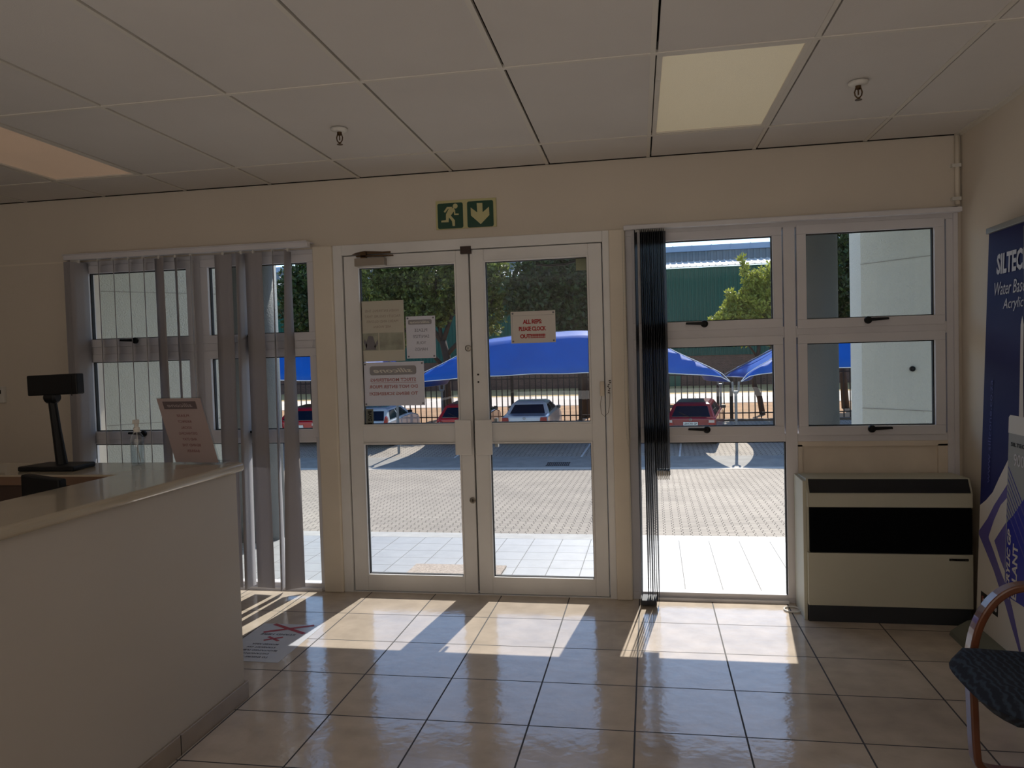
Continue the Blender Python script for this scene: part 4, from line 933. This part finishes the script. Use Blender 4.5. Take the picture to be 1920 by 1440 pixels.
MB().slab(bp(-.004, 2.012, -.012), bp(WD + .004, 2.012, -.012), bp(WD + .004, 2.040, -.012), bp(-.004, 2.040, -.012), .028).build('top_rail', mat('rail_silver', rgb(150, 152, 150), .4, .3), bn, bevel=.003)
MHS = mat('base_grey', rgb(112, 114, 104), .5)
pf = [(1.455, 0), (1.462, .02), (1.50, .05), (1.54, .075), (1.575, .085), (1.62, .075), (1.655, .03), (1.66, 0)]
MB().prism([(p[0], p[1]) for p in pf][::-1], -1.40, -.46, 'y').build('base_housing', MHS, bn, smooth=False)
MB().lathe([(.012, 0), (.012, 1.93)], (1.615, -.95, .06), 10).build('support_pole', MHS, bn)

# ------------------------------------------------------------------ visitor chair
MWO = mat('stained_beech', rgb(112, 66, 44), .28, noise=(9, .15), coat=.6)
mf = bpy.data.materials.new('blue_woven_fabric'); mf.use_nodes = True; t_ = mf.node_tree; p_ = t_.nodes['Principled BSDF']; N_ = t_.nodes.new
tc_ = N_('ShaderNodeTexCoord'); wv = N_('ShaderNodeTexWave'); wv.inputs['Scale'].default_value = 14; wv.inputs['Distortion'].default_value = 6; wv.inputs['Detail'].default_value = 3; wv.inputs['Detail Scale'].default_value = 2
cr_ = N_('ShaderNodeValToRGB'); cr_.color_ramp.elements[0].color = rgb(26, 34, 50); cr_.color_ramp.elements[1].color = rgb(52, 66, 84); cr_.color_ramp.elements[0].position = .45; cr_.color_ramp.elements[1].position = .95
t_.links.new(tc_.outputs['Object'], wv.inputs['Vector']); t_.links.new(wv.outputs['Fac'], cr_.inputs[0]); t_.links.new(cr_.outputs[0], p_.inputs['Base Color']); p_.inputs['Roughness'].default_value = .95
ch = thing('armchair', (1.30, -2.22, 0), 'visitor chair with bentwood arms and dark blue woven seat, cut by the right edge', 'chair')
def arm(y):
    """laminated side frame: floor runner, front leg, arm, back leg"""
    ctl = [(1.60, .020), (1.30, .019), (1.155, .022), (1.11, .045), (1.098, .10), (1.092, .25), (1.088, .38), (1.092, .45), (1.112, .53), (1.15, .60), (1.20, .645), (1.26, .662), (1.36, .662), (1.48, .655), (1.57, .64)]
    P = [ctl[0]] + ctl + [ctl[-1]]; fine = []
    for i in range(1, len(P) - 2):
        for k in range(4):
            t = k / 4; q = [P[i - 1], P[i], P[i + 1], P[i + 2]]
            fine.append(tuple(.5 * (2 * q[1][j] + (q[2][j] - q[0][j]) * t + (2 * q[0][j] - 5 * q[1][j] + 4 * q[2][j] - q[3][j]) * t * t + (3 * q[1][j] - q[0][j] - 3 * q[2][j] + q[3][j]) * t ** 3) for j in (0, 1)))
    ctl = fine + [ctl[-1]]
    n = len(ctl); th, wy = .026, .052; vs = []; fs = []
    for i, (x, z) in enumerate(ctl):
        a, c = ctl[max(0, i - 1)], ctl[min(n - 1, i + 1)]; d = Vector((c[0] - a[0], 0, c[1] - a[1])).normalized(); nn = Vector((-d.z, 0, d.x))
        p = Vector((x, y, z))
        vs += [p + nn * th / 2 + Vector((0, -wy / 2, 0)), p + nn * th / 2 + Vector((0, wy / 2, 0)), p - nn * th / 2 + Vector((0, wy / 2, 0)), p - nn * th / 2 + Vector((0, -wy / 2, 0))]
    for i in range(n - 1):
        for k in range(4): fs.append((i * 4 + k, i * 4 + (k + 1) % 4, i * 4 + 4 + (k + 1) % 4, i * 4 + 4 + k))
    fs += [(3, 2, 1, 0), tuple(range(4 * n - 4, 4 * n))]
    o = MB().add(vs, fs).build('arm_frame', MWO, ch, bevel=.006, seg=2, smooth=False)
arm(-1.965); arm(-2.50)
b = MB()
gx, gy = 14, 12
def sp(i, j, top):
    u, v = i / gx, j / gy; x = .965 + u * .52; y = -2.475 + v * .485
    x += (.075 * (abs(v - .5) * 2) ** 3.5) * (1 - u); e = min(u, 1 - u, v, 1 - v); r = min(1, e / .10)
    z = .43 + (.042 * math.sqrt(max(0, 1 - (1 - r) ** 2)) if top else -.038 * math.sqrt(max(0, 1 - (1 - r) ** 2))) - .02 * u
    return (x, y, z)
vt = [sp(i, j, True) for j in range(gy + 1) for i in range(gx + 1)]; vb = [sp(i, j, False) for j in range(gy + 1) for i in range(gx + 1)]
ft = [(j * (gx + 1) + i, j * (gx + 1) + i + 1, (j + 1) * (gx + 1) + i + 1, (j + 1) * (gx + 1) + i) for j in range(gy) for i in range(gx)]
b.add(vt, ft); b.add(vb, [f[::-1] for f in ft]); b.build('seat', mf, ch, smooth=True)
MB().prism([(1.46, .52), (1.50, .52), (1.62, .92), (1.58, .93)], -2.47, -1.99, 'x' if 0 else 'y').build('backrest', mf, ch, bevel=.015, seg=3)
b = MB(); b.box(1.10, 1.45, -2.48, -1.98, .372, .392); b.box(1.565, 1.60, -2.50, -1.96, .60, .64); b.build('cross_rail', MWO, ch, bevel=.004)
b = MB()
for y in (-1.965, -2.50): b.obox((1.575, y, .33), .03, .05, .66)
b.build('rear_leg', MWO, ch, bevel=.004)

ch.location.x -= .045; ch.location.y += .10

# ------------------------------------------------------------------ sprinklers, conduit, switch, floor notice, mat
def sprinkler(x, y, label):
    t = thing('sprinkler', (x, y, H), label, 'sprinkler', 'ceiling sprinklers')
    MB().lathe([(.042, 0), (.040, -.010), (.028, -.016), (.012, -.017)], (x, y, H - .004), 24).build('escutcheon', M['white'], t, smooth=True)
    b = MB(); b.lathe([(.012, -.015), (.012, -.028), (.006, -.034)], (x, y, H - .004), 14)
    for s in (-1, 1): b.tube([(x + s * .010, y, H - .03), (x + s * .0155, y, H - .048), (x + s * .013, y, H - .062), (x + s * .003, y, H - .074)], .003, 6)
    b.tube([(x, y, H - .034), (x, y, H - .06)], .003, 6)
    b.lathe([(.004, -.066), (.004, -.074)], (x, y, H - .004), 8)
    f = b.build('frame', M['brass'], t)
    MB().lathe([(.015, -.076), (.015, -.078)], (x, y, H - .004), 18).build('deflector', M['brass'], t)
sprinkler(-1.503, -1.029, 'ceiling sprinkler head above the left-hand door, in a plain white board')
sprinkler(.903, -1.067, 'ceiling sprinkler head just right of the pale yellow light panel')
cd = thing('conduit', (1.668, -.02, 2.24), 'short white cable conduit clipped in the top right corner of the front wall', 'conduit')
MB().tube([(1.668, -.016, 2.25), (1.668, -.016, H)], .0125, 12).build('pipe', M['cream'], cd, smooth=True)
for z in (2.462, 2.281):
    b = MB(); b.box(1.638, 1.684, -.032, -.0, z - .009, z + .009); b.build('clip', M['white'], cd)
sw = thing('access_keypad', (-4.50, -.02, 1.26), 'white wall box with a black slot on the front wall at the far left edge', 'wall box')
MB().box(-4.60, -4.44, -.03, 0, 1.262, 1.375).build('housing', M['white'], sw, bevel=.004)
MB().box(-4.60, -4.458, -.032, -.03, 1.325, 1.352).build('slot', M['blk'], sw)
MFS = mat('floor_notice_vinyl', rgb(206, 208, 214), .3)
fn = thing('floor_notice', (-2.03, -.91, 0), 'white taped floor notice with red crosses, half in shade beside the counter', 'notice')
MB().box(-2.215, -1.862, -1.185, -.648, .0004, .0014).build('sheet', MFS, fn)
MXR = mat('red_cross_print', rgb(176, 34, 44), .5); MTX2 = mat('grey_print', rgb(92, 92, 104), .6)
def cross(cx_, cy_, w_, h_, t_):
    b = MB()
    for s in (-1, 1):
        d = Vector((w_, s * h_, 0)); nn = Vector((-d.y, d.x, 0)).normalized() * t_; c = Vector((cx_, cy_, .0020 + .0002 * s))
        q = [c - d / 2 - nn, c + d / 2 - nn, c + d / 2 + nn, c - d / 2 + nn]
        b.add(q, [(0, 1, 2, 3)])
    b.build('red_cross', MXR, fn)
cross(-2.03, -.72, .24, .13, .013); cross(-2.045, -.875, .085, .055, .009)
def ftxt(s, y, w_, h=.018): text('lettering', s, MTX2, fn, (-2.05, y, .0022), (-1, 0, 0), (0, -1, 0), w_, h, bold=.02)
ftxt('STAND HERE', -.81, .20, .022)
for i, (s, w_) in enumerate((('MARKED AREA', .15), ('STAND/SIT ON', .16), ('MAINTAINED PLEASE', .22), ('DISTANCING IS', .17), ('TO ENSURE SOCIAL', .21))): ftxt(s, -.955 - .043 * i, w_)
dm = MB().box(-1.71, -1.05, .30, .63, .0, .012).build('doormat', mat('speckled_mat', rgb(186, 174, 164), .95, noise=(60, .25), bump=(120, .5)), at=(-1.38, .46, 0))
dm['label'] = 'thin beige speckled doormat on the porch tiles outside the doors'; dm['category'] = 'doormat'
